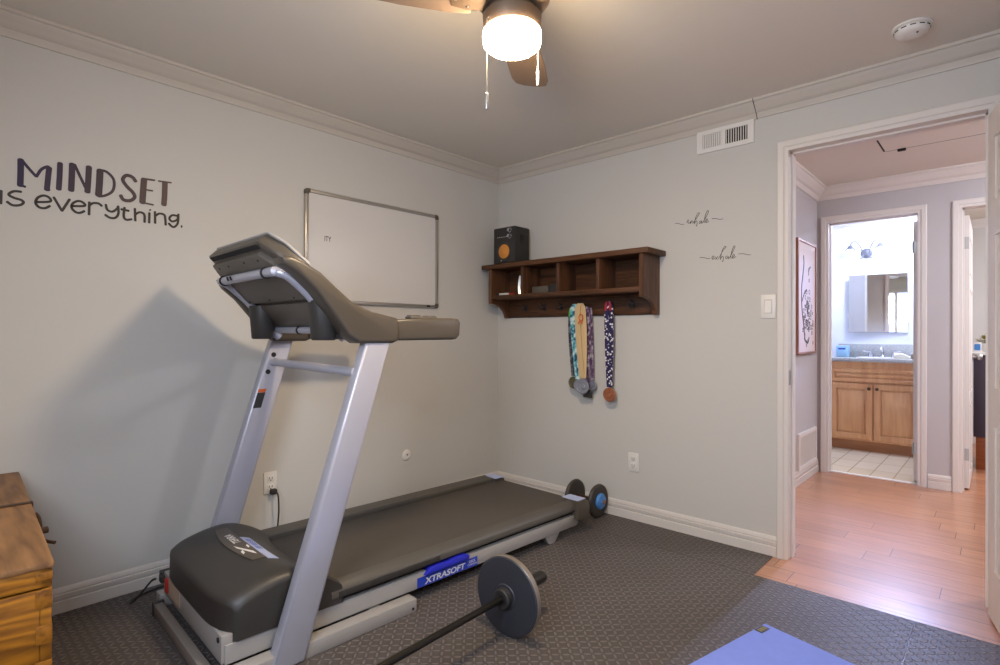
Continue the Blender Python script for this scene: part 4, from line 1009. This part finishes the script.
# bits in the cubbies
def pen(y, col, lab, x0, x1, caps):
    p = thing('marker_pen', lab, 'marker', (x0, y, 1.4325))
    bm = B(); cyl(bm, (x0+0.028, y, 1.4415), (x1, y, 1.4415), 0.0085, seg=14); obj('barrel', bm, M[col], p)
    bm = B(); cyl(bm, (x0, y, 1.4415), (x0+0.03, y, 1.4415), 0.0093, seg=14); obj('cap', bm, M[caps], p)
pen(-0.160, 'white', 'white marker pen with black cap lying in the left cubby of the wall shelf', 0.150, 0.262, 'black')
pen(-0.130, 'red', 'red marker pen lying in the left cubby behind the white marker', 0.160, 0.290, 'red')
bm = B()
strip(bm, spline([(0.399, -0.192, 1.4335), (0.393, -0.192, 1.470), (0.395, -0.192, 1.515), (0.404, -0.192, 1.560)], 5), (0.75, 0.66, 0), 0.003, 0.016)
tag(obj('metal_strip', bm, M['steel'], loc=(0.399, -0.192, 1.4325)), 'shiny bent metal strip leaning on the first divider of the wall shelf', 'metal strip')
bm = B(); box(bm, (0.485, -0.165, 1.4325), (0.622, -0.06, 1.480), 0.005); bx_ = tag(obj('flat_box', bm, M['greycap'], loc=(0.525, -0.11, 1.4325)), 'flat dark grey box lying in the second cubby of the wall shelf', 'box')
bm = B(); box(bm, (0.634, -0.160, 1.4325), (0.700, -0.07, 1.487), 0.004); tag(obj('black_case', bm, M['black'], loc=(0.64, -0.11, 1.4325)), 'small black case beside the grey box in the second cubby', 'case')

# ------------------------------------------------------------------ medals
def medal(lab, hx, y, ztop, zend, xm, w, rib, med, rad=0.034, spread=0.016, shape='disc', pend=0.03, top=None):
    t = thing('medal', lab, 'medal', (hx, y, zend-rad*2), group='race medals on the coat hooks')
    for s in (-1, 1):
        bm = B()
        pts = spline([(hx+s*0.001, y+0.004*s, ztop+0.004), (hx+s*spread, y+0.006*s, ztop-0.05), ((hx+xm)/2+s*spread, y+0.006*s, (ztop+zend)/2), (xm+s*0.004, y+0.002*s, zend+0.015), (xm, y, zend)], 6)
        n = len(pts); strip(bm, pts, (1, 0.12*s, 0), 0.0022, [w*(0.75+0.25*min(1, k/4))*(1 if k < n-4 else 0.55) for k in range(n)])
        r_ = obj('ribbon', bm, M[rib], t)
    if top:
        for s in (-1, 1):
            bm = B(); strip(bm, [(hx+s*0.011, y-0.007, ztop+0.003), (hx+s*0.015, y-0.008, ztop-0.02), (hx+s*0.017, y-0.008, ztop-0.055)], (1, 0, 0), 0.002, w*0.5); obj('ribbon_top', bm, M[top], t)
    bm = B()
    tube(bm, [(xm+0.008*math.cos(a), y, zend-0.004+0.008*math.sin(a)) for a in [2*PI*k/12 for k in range(13)]], 0.0016, 6)
    obj('ring', bm, M['oldsilver'], t)
    bm = B()
    if shape == 'disc':
        lathe(bm, [(0, 0), (rad, 0), (rad, 0.004), (rad*0.86, 0.0055), (rad*0.82, 0.004), (rad*0.42, 0.004), (rad*0.36, 0.007), (0, 0.0085)], (xm, y+0.002, zend-0.010-rad), (0, -1, 0), 32)
    else:
        box(bm, (xm-rad, y-0.003, zend-0.012-rad*1.5), (xm+rad, y+0.003, zend-0.012), 0.003)
    obj('pendant', bm, M[med], t)
    return t
medal('silver medal on a cream ribbon with an orange print, front of the cluster', 0.838, -0.096, 1.352, 0.872, 0.858, 0.046, 'cream', 'oldsilver', 0.050)
medal('round medal on a tie-dyed blue ribbon just left of the cream ribbon', 0.790, -0.082, 1.350, 0.862, 0.816, 0.044, 'tiedye', 'oldsilver', 0.036)
medal('dull bronze medal on a dark ribbon with a bright green top', 0.758, -0.068, 1.325, 0.880, 0.768, 0.030, 'darkribbon', 'antique', 0.040, top='green')
medal('dark rectangular medal on a violet ribbon peeking out below the silver medal', 0.862, -0.056, 1.332, 0.800, 0.872, 0.018, 'violetribbon', 'black', 0.034, shape='plate', spread=0.004)
medal('dark grey medal on a violet ribbon hanging last at the right of the cluster', 0.880, -0.040, 1.325, 0.862, 0.896, 0.014, 'violetribbon', 'oldsilver', 0.034, spread=0.005)
medal('copper coloured medal on a navy ribbon with white spots, hanging alone', 1.038, -0.070, 1.358, 0.826, 1.044, 0.032, 'polka', 'bronze', 0.045, top='redribbon', spread=0.012)
# orange print on the cream ribbon
bm = B()
for a in range(0, 360, 24): pass
tube(bm, [(0.852+0.015*math.cos(k*PI/8), -0.1075, 1.262+0.022*math.sin(k*PI/8)) for k in range(17)], 0.0035, 6)
stroke(bm, [(0.834, 1.222), (0.846, 1.238), (0.862, 1.222)], 0.008, lambda a, b, d: (a, -0.107-d, b), 0.002)
cr = [o for o in C.objects if o.name == 'medal'][0]
obj('ribbon_print', bm, M['orangelab'], cr, fix=False)

# ------------------------------------------------------------------ wall plates
MOVE = Vector((-0.006, 0.0, 0))
def outlet(lab, pos, axis):
    """axis 'L' on the left wall, 'R' on the back wall"""
    global MOVE
    MOVE = Vector((0, 0.011, 0.004)) if axis == 'L' else Vector((-0.013, 0, 0.008))
    t = thing('wall_outlet', lab, 'outlet', pos, group='wall outlets')
    X, Y, Z = pos
    def b(bm, a0, a1, z0, z1, d0, d1, bev=0.0):
        if axis == 'L': box(bm, (d0, Y+a0, Z+z0), (d1, Y+a1, Z+z1), bev)
        else: box(bm, (X+a0, -d1, Z+z0), (X+a1, -d0, Z+z1), bev)
    bm = B(); b(bm, -0.036, 0.036, -0.058, 0.058, 0.0005, 0.007, 0.003); obj('plate', bm, M['white'], t)
    for z in (0.022, -0.022):
        bm = B(); b(bm, -0.017, 0.017, z-0.015, z+0.015, 0.006, 0.009, 0.003); so = obj('socket', bm, M['white'], t)
        bm = B(); b(bm, -0.009, -0.006, z-0.003, z+0.008, 0.0088, 0.0095); b(bm, 0.006, 0.009, z-0.003, z+0.008, 0.0088, 0.0095); b(bm, -0.003, 0.003, z-0.011, z-0.006, 0.0088, 0.0095); obj('slots', bm, M['slot'], so)
    return t
outlet('white wall outlet with a black plug on the left wall behind the treadmill', (0, -1.786, 0.362), 'L')
outlet('white wall outlet low on the back wall right of the ab wheel', (1.180, 0, 0.353), 'R')
MOVE = Vector((0, 0.011, 0.004))
CP = thing('cable_plate', 'small round white cable plate low on the left wall above the running belt', 'wall plate', (0, -0.885, 0.363))
bm = B(); lathe(bm, [(0.036, 0.0005), (0.036, 0.004), (0.028, 0.009), (0.014, 0.010), (0.012, 0.008), (0, 0.008)], (0, -0.885, 0.363), (1, 0, 0), 32); obj('disc', bm, M['white'], CP)
bm = B(); lathe(bm, [(0.004, 0.008), (0.004, 0.014), (0, 0.014)], (0, -0.885, 0.366), (1, 0, 0), 12); obj('port', bm, M['slot'], CP)
MOVE = Vector((-0.013, 0, 0.002))
LS = thing('light_switch', 'white rocker light switch on the back wall beside the door casing', 'light switch', (1.969, 0, 1.307))
bm = B(); box(bm, (1.931, -0.007, 1.245), (2.006, -0.0005, 1.370), 0.003); obj('plate', bm, M['white'], LS)
bm = B(); box(bm, (1.9495, -0.0076, 1.2715), (1.9875, -0.0066, 1.3435)); obj('rocker_gap', bm, M['alu'], LS); bm = B(); prism(bm, [(1.952, -0.006, 1.274), (1.952, -0.013, 1.274), (1.952, -0.0075, 1.341), (1.952, -0.006, 1.341)], (0.033, 0, 0)); obj('rocker', bm, M['white'], LS)
# air vent
AV = thing('air_vent', 'white louvred air vent on the back wall just below the crown moulding', 'vent', (1.739, 0, 2.25))
vx0, vx1, vz0, vz1 = 1.582, 1.896, 2.192, 2.322
bm = B(); ring(bm, vx0, vx1, vz0, vz1, (0.034, 0.026), 0.0005, 0.010, lambda a, b, d: (a, -d, b)); box(bm, (1.726, -0.0095, vz0+0.025), (1.744, -0.0008, vz1-0.025))
obj('frame', bm, M['white'], AV)
bm = B(); box(bm, (vx0+0.02, -0.003, vz0+0.02), (vx1-0.02, -0.0006, vz1-0.02)); obj('backing', bm, M['slot'], AV)
for x0, x1, tilt in ((vx0+0.034, 1.726, 0.0075), (1.744, vx1-0.034, -0.0005)):
    n = 9
    for k in range(n):
        x_ = x0+(k+0.5)*(x1-x0)/n
        bm = B(); prism(bm, [(x_-0.0045-tilt*0.4, -0.0035, vz0+0.026), (x_-0.0015-tilt*0.4, -0.0035, vz0+0.026), (x_+0.0020+tilt*0.5, -0.0095, vz0+0.026), (x_-0.0030+tilt*0.1, -0.0095, vz0+0.026)], (0, 0, vz1-vz0-0.052)); obj('louvre', bm, M['white'], AV)
# smoke detector
MOVE = Vector((-0.009, -0.009, 0.005))
SD = thing('smoke_detector', 'round white smoke detector on the ceiling near the doorway', 'smoke detector', (2.605, -0.33, 2.4))
c_ = (2.605, -0.33, H-0.0005)
bm = B(); lathe(bm, [(0.068, 0), (0.068, 0.012), (0.063, 0.014), (0, 0.014)], c_, (0, 0, -1), 40); obj('base', bm, M['white'], SD)
bm = B(); lathe(bm, [(0.058, 0.014), (0.060, 0.020), (0.056, 0.032), (0.046, 0.040), (0.020, 0.042), (0.018, 0.044), (0, 0.044)], c_, (0, 0, -1), 40); cv = obj('cover', bm, M['white'], SD)
bm = B()
for k in range(12):
    a0 = 2*PI*k/12; tube(bm, [(c_[0]+0.0592*math.cos(a0+q*0.08), c_[1]+0.0592*math.sin(a0+q*0.08), H-0.0215) for q in range(5)], 0.0022, 6)
obj('smoke_slots', bm, M['slot'], cv)
bm = B(); lathe(bm, [(0.004, 0), (0.004, 0.002), (0, 0.002)], (2.625, -0.355, H-0.043), (0, 0, -1), 10); obj('test_button', bm, M['slot'], cv)
# ------------------------------------------------------------------ ceiling fan
FX, FY = 1.666, -1.726
MOVE = Vector((0.002, 0.003, -0.005))
FN = thing('ceiling_fan', 'bronze three-blade ceiling fan with a lit white bowl lamp', 'ceiling fan', (FX, FY, H))
bm = B(); lathe(bm, [(0.070, 0), (0.075, 0.010), (0.110, 0.040), (0.125, 0.070), (0.125, 0.130), (0.105, 0.155), (0.080, 0.165), (0, 0.165)], (FX, FY, H), (0, 0, -1), 40); obj('motor_housing', bm, M['fanmetal'], FN)
bm = B(); lathe(bm, [(0.080, 0.160), (0.080, 0.178), (0.098, 0.186), (0.094, 0.228), (0.090, 0.234), (0, 0.234)], (FX, FY, H), (0, 0, -1), 40); obj('light_fitter', bm, M['fanmetal'], FN)
bm = B(); lathe(bm, [(0.090, 0.232), (0.0965, 0.240), (0.0975, 0.266), (0.094, 0.279), (0.082, 0.289), (0.05, 0.296), (0, 0.298)], (FX, FY, H), (0, 0, -1), 48); bw = obj('bowl_shade', bm, [M['bowl'], M['bowl_under']], FN)
for f in bw.data.polygons: f.material_index = 1 if f.normal.z < -0.6 else 0
for a in (123, 3, -117):
    R = Matrix.Translation((FX, FY, H-0.165)) @ Matrix.Rotation(math.radians(a), 4, 'Z') @ Matrix.Rotation(math.radians(10), 4, 'X')
    ol = [(0.13, -0.052), (0.20, -0.066), (0.36, -0.078), (0.50, -0.078), (0.545, -0.066), (0.560, -0.03), (0.560, 0.03), (0.545, 0.066), (0.50, 0.078), (0.36, 0.078), (0.20, 0.066), (0.13, 0.052)]
    bm = B(); prism(bm, [R @ Vector((p, q, 0)) for p, q in ol], R.to_3x3() @ Vector((0, 0, 0.006)), 0.002, 1); bl = obj('blade', bm, M['fan'], FN)
    bm = B(); prism(bm, [R @ Vector((p, q, -0.004)) for p, q in ((0.09, -0.02), (0.15, -0.035), (0.20, -0.03), (0.215, 0), (0.20, 0.03), (0.15, 0.035), (0.09, 0.02))], R.to_3x3() @ Vector((0, 0, 0.004)), 0.001, 1); ir = obj('blade_iron', bm, M['fanmetal'], bl)
    bm = B()
    for p, q in ((0.15, -0.02), (0.15, 0.02), (0.195, 0)): lathe(bm, [(0.005, 0), (0.005, 0.002), (0, 0.003)], R @ Vector((p, q, -0.004)), R.to_3x3() @ Vector((0, 0, -1)), 10)
    obj('screws', bm, M['steel'], bl)
FWD = Vector((-0.6775, 0.7355, 0)); RGT = Vector((0.7355, 0.6775, 0))
for off, zt in ((-RGT*0.082-FWD*0.065, 1.935), (RGT*0.090+FWD*0.055, 2.066)):
    px_, py_ = FX+off.x, FY+off.y
    bm = B(); tube(bm, [(px_-off.x*0.12, py_-off.y*0.12, 2.19), (px_, py_, 2.178), (px_, py_, zt)], 0.0016, 6); ch = obj('pull_chain', bm, M['steel'], FN)
    bm = B(); lathe(bm, [(0.002, 0.004), (0.006, 0), (0.006, -0.045), (0.004, -0.050), (0, -0.050)], (px_, py_, zt), (0, 0, 1), 12); obj('chain_fob', bm, M['alu'], ch)

# ------------------------------------------------------------------ hall
MOVE = Vector((0, 0.085, 0.018))
HP = thing('hall_picture', 'tall framed print of a dark branch and blossoms on the hall left wall', 'picture', (HL, 1.67, 1.0))
py0, py1, pz0, pz1 = 1.405, 1.945, 0.992, 1.882
bm = B(); box(bm, (HL+0.001, py0+0.01, pz0+0.01), (HL+0.026, py1-0.01, pz1-0.01)); obj('print', bm, M['canvas'], HP)
bm = B(); ring(bm, py0, py1, pz0, pz1, 0.018, 0.0005, 0.034, lambda a, b, d: (HL+d, a, b))
obj('frame', bm, M['copper'], HP)
bm = B(); HWm = lambda a, b, d: (HL+0.0262+d, a, b)
br_ = [([(1.62, 1.10), (1.58, 1.22), (1.53, 1.35), (1.52, 1.50), (1.56, 1.62), (1.585, 1.70), (1.575, 1.76)], 0.022), ([(1.53, 1.40), (1.60, 1.47), (1.66, 1.50)], 0.014), ([(1.72, 1.62), (1.74, 1.67), (1.78, 1.69)], 0.014), ([(1.62, 1.10), (1.70, 1.08), (1.74, 1.12)], 0.02)]
for pts, w in br_: stroke(bm, pts, w, HWm, 0.0008)
rnd = random.Random(3)
for k in range(70):
    a = 1.70+rnd.gauss(0, 0.075); b = 1.30+rnd.gauss(0, 0.11); r = rnd.uniform(0.006, 0.02)
    if 1.44 < a < 1.90 and 1.05 < b < 1.8: stroke(bm, [(a+r*math.cos(q), b+r*math.sin(q)) for q in (0, 1.2, 2.4, 3.6, 4.8, 5.8)], 0.006, HWm, 0.0006, 2)
obj('ink_drawing', bm, M['decal'], HP, fix=False)
HV = thing('return_vent', 'white return air grille low on the hall left wall by the bathroom door', 'vent', (HL, 1.755, 0.2))
gy0, gy1, gz0, gz1 = 1.50, 2.03, 0.085, 0.372
bm = B(); ring(bm, gy0, gy1, gz0, gz1, 0.03, 0.0005, 0.018, lambda a, b, d: (HL+d, a, b))
obj('frame', bm, M['white'], HV)
bm = B(); box(bm, (HL+0.0006, gy0+0.02, gz0+0.02), (HL+0.004, gy1-0.02, gz1-0.02)); obj('backing', bm, M['greycap'], HV)
for k in range(14):
    y_ = gy0+0.047+k*(gy1-gy0-0.094)/13
    bm = B(); box(bm, (HL+0.004, y_-0.010, gz0+0.03), (HL+0.014, y_+0.003, gz1-0.03), 0.002, 1); obj('louvre', bm, M['white'], HV)
MOVE = Vector((0, 0, 0))
HLt = thing('hall_fill_lamp', 'added white dome fill lamp on the hall ceiling beyond the doorway', 'ceiling lamp', (3.75, 1.1, H))  # unseen lamp, added to brighten the hall
bm = B(); lathe(bm, [(0.17, 0), (0.17, 0.02), (0.16, 0.025), (0, 0.025)], (3.75, 1.1, H), (0, 0, -1), 36); obj('base', bm, M['white'], HLt)
bm = B(); lathe(bm, [(0.155, 0.024), (0.15, 0.06), (0.10, 0.09), (0, 0.10)], (3.75, 1.1, H), (0, 0, -1), 36); obj('dome', bm, M['fillglow'], HLt)

# ------------------------------------------------------------------ bathroom
MOVE = Vector((-0.081, 0.127, 0.0))
VY, VB = 3.235, 3.738
VA = thing('bathroom_vanity', 'maple bathroom vanity cabinet with two panelled doors', 'vanity cabinet', (2.0, 3.5, 0.004))
ax0, ax1 = 1.632, 2.378
bm = B()
box(bm, (ax0, VY, 0.105), (ax1, VB, 0.892)); obj('carcass', bm, M['maple'], VA)
bm = B(); box(bm, (ax0+0.004, VY+0.045, 0.004), (ax1-0.004, VB, 0.106)); obj('toe_kick', bm, M['maplek'], VA)
def raised(x0, x1, z0, z1, nm, fr=0.055):
    bm = B()
    box(bm, (x0, VY-0.011, z0), (x1, VY-0.001, z1), 0.002)
    ring(bm, x0+0.001, x1-0.001, z0+0.001, z1-0.001, fr, 0.010, 0.026, lambda a, b, d: (a, VY-d, b), 0.004)
    box(bm, (x0+fr+0.014, VY-0.022, z0+fr+0.014), (x1-fr-0.014, VY-0.008, z1-fr-0.014), 0.007)
    return obj(nm, bm, M['maple'], VA)
raised(ax0+0.008, ax1-0.008, 0.690, 0.820, 'false_drawer', 0.034)
for s, (x0, x1) in enumerate(((ax0+0.008, 2.000), (2.008, ax1-0.008))):
    d_ = raised(x0, x1, 0.122, 0.678, 'door')
    bm = B(); lathe(bm, [(0.008, 0), (0.007, 0.012), (0.015, 0.016), (0.015, 0.024), (0, 0.028)], ((x1-0.028) if s == 0 else (x0+0.028), VY-0.024, 0.630), (0, -1, 0), 18); obj('knob', bm, M['rust'], d_)
CT = thing('granite_countertop', 'grey granite vanity top with backsplash', 'countertop', (2.0, 3.5, 0.893))
bm = B(); box(bm, (ax0-0.022, VY-0.032, 0.8925), (2.498, VB, 0.928), 0.005); obj('slab', bm, M['granite'], CT)
bm = B(); box(bm, (ax0-0.022, VB-0.020, 0.927), (2.498, VB+0.001, 1.064), 0.003); obj('backsplash', bm, M['granite'], CT)
bm = B(); lathe(bm, [(0.20, 0), (0.205, 0.004), (0.19, 0.006), (0.16, 0.003), (0, 0.002)], (2.02, 3.47, 0.928), (0, 0, 1), 36); obj('basin_rim', bm, M['white'], CT)
FA = thing('faucet', 'chrome two-handle bathroom faucet on the granite top', 'faucet', (2.02, 3.62, 0.928))
bm = B(); tube(bm, spline([(2.02, 3.64, 0.930), (2.02, 3.64, 1.00), (2.02, 3.615, 1.035), (2.02, 3.57, 1.03), (2.02, 3.55, 1.005)], 5), 0.012, 12); lathe(bm, [(0.028, 0), (0.024, 0.012), (0.014, 0.02), (0, 0.02)], (2.02, 3.64, 0.928), (0, 0, 1), 20); obj('spout', bm, M['chrome'], FA)
for s in (-1, 1):
    bm = B(); lathe(bm, [(0.026, 0), (0.022, 0.03), (0.012, 0.055), (0.010, 0.062), (0, 0.062)], (2.02+s*0.10, 3.64, 0.928), (0, 0, 1), 18); tube(bm, [(2.02+s*0.10, 3.64, 0.985), (2.02+s*0.165, 3.63, 0.994)], 0.006, 8); obj('handle', bm, M['chrome'], FA)
TB = thing('tissue_box', 'pale blue tissue box on the left end of the vanity top', 'box', (1.66, 3.62, 0.928))
bm = B(); box(bm, (1.618, 3.56, 0.9285), (1.725, 3.68, 1.045), 0.006); obj('carton', bm, M['paleblue'], TB)
bm = B(); box(bm, (1.640, 3.559, 1.005), (1.705, 3.561, 1.022)); obj('label', bm, M['bluedecal'], TB)
bm = B(); n = 18
rows = []
for i in range(n+1):
    rows.append([])
    for j in range(9):
        u = i/n; v = j/8; rows[-1].append(bm.verts.new((2.16+u*0.26, 3.30+v*0.16, 0.962+0.018*math.sin(u*7+v*3)+0.012*math.sin(v*9)-0.02*u)))
for i in range(n):
    for j in range(8): bm.faces.new((rows[i][j], rows[i+1][j], rows[i+1][j+1], rows[i][j+1]))
g = bmesh.ops.extrude_face_region(bm, geom=bm.faces[:])
for v in [e for e in g['geom'] if isinstance(e, bmesh.types.BMVert)]: v.co.z = 0.929
tag(obj('hand_towel', bm, M['towel'], loc=(2.29, 3.38, 0.929)), 'cream hand towel folded on the vanity top right of the faucet', 'towel')
# mirror, turned a little towards the window wall of the room
MR = thing('bathroom_mirror', 'frameless rectangular mirror on the bright bathroom wall', 'mirror', (1.965, 3.71, 1.49))
a_ = math.radians(4.2)
def mr(x, y, z):
    dx, dy = x-1.965, y-3.712; return (1.965+dx*math.cos(a_)-dy*math.sin(a_), 3.712+dx*math.sin(a_)+dy*math.cos(a_), z)
bm = B(); box(bm, (1.712, 3.706, 1.192), (2.222, 3.712, 1.800), 0.001, 1)
for v in bm.verts: v.co = Vector(mr(*v.co))
obj('glass', bm, M['mirror'], MR)
bm = B(); box(bm, (1.76, 3.700, 1.24), (2.17, 3.739, 1.75)); 
for v in bm.verts:
    if v.co.y < 3.72: v.co = Vector(mr(v.co.x, 3.7125, v.co.z))
obj('backing', bm, M['white'], MR)
SC = thing('vanity_sconce', 'two-armed chrome gooseneck wall lamp above the bathroom mirror', 'wall lamp', (1.865, 3.738, 2.03))
bm = B(); lathe(bm, [(0.052, 0), (0.052, 0.010), (0.040, 0.022), (0.014, 0.030), (0, 0.030)], (1.865, 3.738, 2.035), (0, -1, 0), 28)
for s in (-1, 1): tube(bm, spline([(1.865+s*0.02, 3.72, 2.02), (1.865+s*0.035, 3.70, 1.985), (1.865+s*0.055, 3.69, 1.975)], 4), 0.006, 8)
obj('wall_plate', bm, M['pewter'], SC)
for s in (-1, 1):
    bm = B(); tube(bm, spline([(1.865+s*0.03, 3.71, 2.04), (1.865+s*0.05, 3.69, 2.11), (1.865+s*0.085, 3.675, 2.16), (1.865+s*0.120, 3.665, 2.155), (1.865+s*0.135, 3.66, 2.12)], 6), 0.006, 10); ar_ = obj('arm', bm, M['pewter'], SC)
    bm = B(); lathe(bm, [(0.012, 0.0), (0.020, -0.010), (0.030, -0.030), (0.048, -0.045), (0.050, -0.050), (0.046, -0.048), (0.028, -0.034), (0.016, -0.012), (0.010, -0.006)], (1.865+s*0.135, 3.66, 2.122), (0, 0, 1), 24); obj('shade', bm, M['pewter'], ar_)
    bm = B(); lathe(bm, [(0.0, -0.012), (0.010, -0.014), (0.030, -0.048), (0.026, -0.068), (0.012, -0.078), (0, -0.079)], (1.865+s*0.135, 3.66, 2.122), (0, 0, 1), 20); obj('bulb', bm, M['bulb'], ar_)
BL = thing('bathroom_fill_lamp', 'added round white fill lamp in the bathroom above the vanity', 'ceiling lamp', (2.22, 3.22, H))  # unseen lamp, added to brighten the bathroom
bm = B(); lathe(bm, [(0.19, 0), (0.19, 0.018), (0, 0.018)], (2.22, 3.22, H), (0, 0, -1), 36); obj('base', bm, M['white'], BL)
bm = B(); lathe(bm, [(0.175, 0.017), (0.17, 0.05), (0.12, 0.075), (0, 0.085)], (2.22, 3.22, H), (0, 0, -1), 36); obj('dome', bm, M['bathfill'], BL)

MOVE = Vector((0, 0, 0))
RS = thing('fill_spotlight', 'added small round fill spotlight in the bathroom ceiling just inside its door', 'spotlight', (2.20, 2.99, H))  # added fixture around the fill light that shines through the doorway
bm = B(); lathe(bm, [(0.075, 0), (0.075, 0.006), (0.060, 0.008), (0.055, 0.004), (0.055, -0.0)], (2.20, 2.99, H), (0, 0, -1), 32); obj('trim_ring', bm, M['white'], RS)
bm = B(); lathe(bm, [(0.053, 0.001), (0.053, 0.003), (0, 0.003)], (2.20, 2.99, H), (0, 0, -1), 28); obj('lens', bm, M['bulb'], RS)
BD = thing('bedroom_fill_lamp', 'added round white fill lamp in the far right room', 'ceiling lamp', (3.9, 3.3, H))  # unseen lamp, added to brighten the far right room
bm = B(); lathe(bm, [(0.19, 0), (0.19, 0.018), (0, 0.018)], (3.9, 3.3, H), (0, 0, -1), 36); obj('base', bm, M['white'], BD)
bm = B(); lathe(bm, [(0.175, 0.017), (0.17, 0.05), (0.12, 0.075), (0, 0.085)], (3.9, 3.3, H), (0, 0, -1), 36); obj('dome', bm, M['fillglow'], BD)
# ------------------------------------------------------------------ the room beyond the right hall doorway
MOVE = Vector((-0.095, 0.2, 0))
DC = thing('dark_cabinet', 'dark plum cabinet with pale top in the far right room', 'cabinet', (3.1, 3.2, 0))
bm = B(); box(bm, (2.765, 3.00, 0.28), (3.45, 3.42, 0.99), 0.006); obj('body', bm, M['purple'], DC)
bm = B(); box(bm, (2.780, 3.02, 0.0), (3.43, 3.40, 0.281), 0.004); obj('plinth', bm, M['brownbase'], DC)
bm = B(); box(bm, (2.755, 2.985, 0.9905), (3.46, 3.43, 1.012), 0.004); obj('top', bm, M['white'], DC)
PB = thing('photo_box', 'small blue and white box on the dark cabinet in the far right room', 'box', (2.80, 3.06, 1.0125))
bm = B(); box(bm, (2.766, 3.03, 1.0125), (2.815, 3.07, 1.10), 0.003); obj('carton', bm, M['white'], PB)
bm = B(); box(bm, (2.770, 3.0285, 1.03), (2.811, 3.0305, 1.085)); obj('picture', bm, M['bluehub'], PB)
PL = thing('potted_plant', 'gold-green leafy plant in a white pot on the dark cabinet', 'plant', (2.87, 3.17, 1.0125))
bm = B(); lathe(bm, [(0.045, 0), (0.060, 0.06), (0.062, 0.07), (0.05, 0.07), (0, 0.06)], (2.87, 3.17, 1.0125), (0, 0, 1), 24); obj('pot', bm, M['white'], PL)
rnd = random.Random(5); bm = B()
for k in range(120):
    a = rnd.uniform(0, 2*PI); e = rnd.uniform(0.05, 1.3); r = rnd.uniform(0.05, 0.12)
    c = Vector((2.87+r*math.cos(a)*math.cos(e), 3.17+r*math.sin(a)*math.cos(e), 1.085+r*math.sin(e)*0.75)); d = Vector((math.cos(a)*math.cos(e), math.sin(a)*math.cos(e), math.sin(e)*0.6)).normalized()
    s_ = d.cross(Vector((0, 0, 1))).normalized()*0.012; q = d*0.022; up_ = Vector((0, 0, 0.004))
    bm.faces.new([bm.verts.new(p) for p in (c-q, c+s_+up_, c+q, c-s_+up_)])
obj('foliage', bm, M['plant'], PL, smooth=0, fix=False)
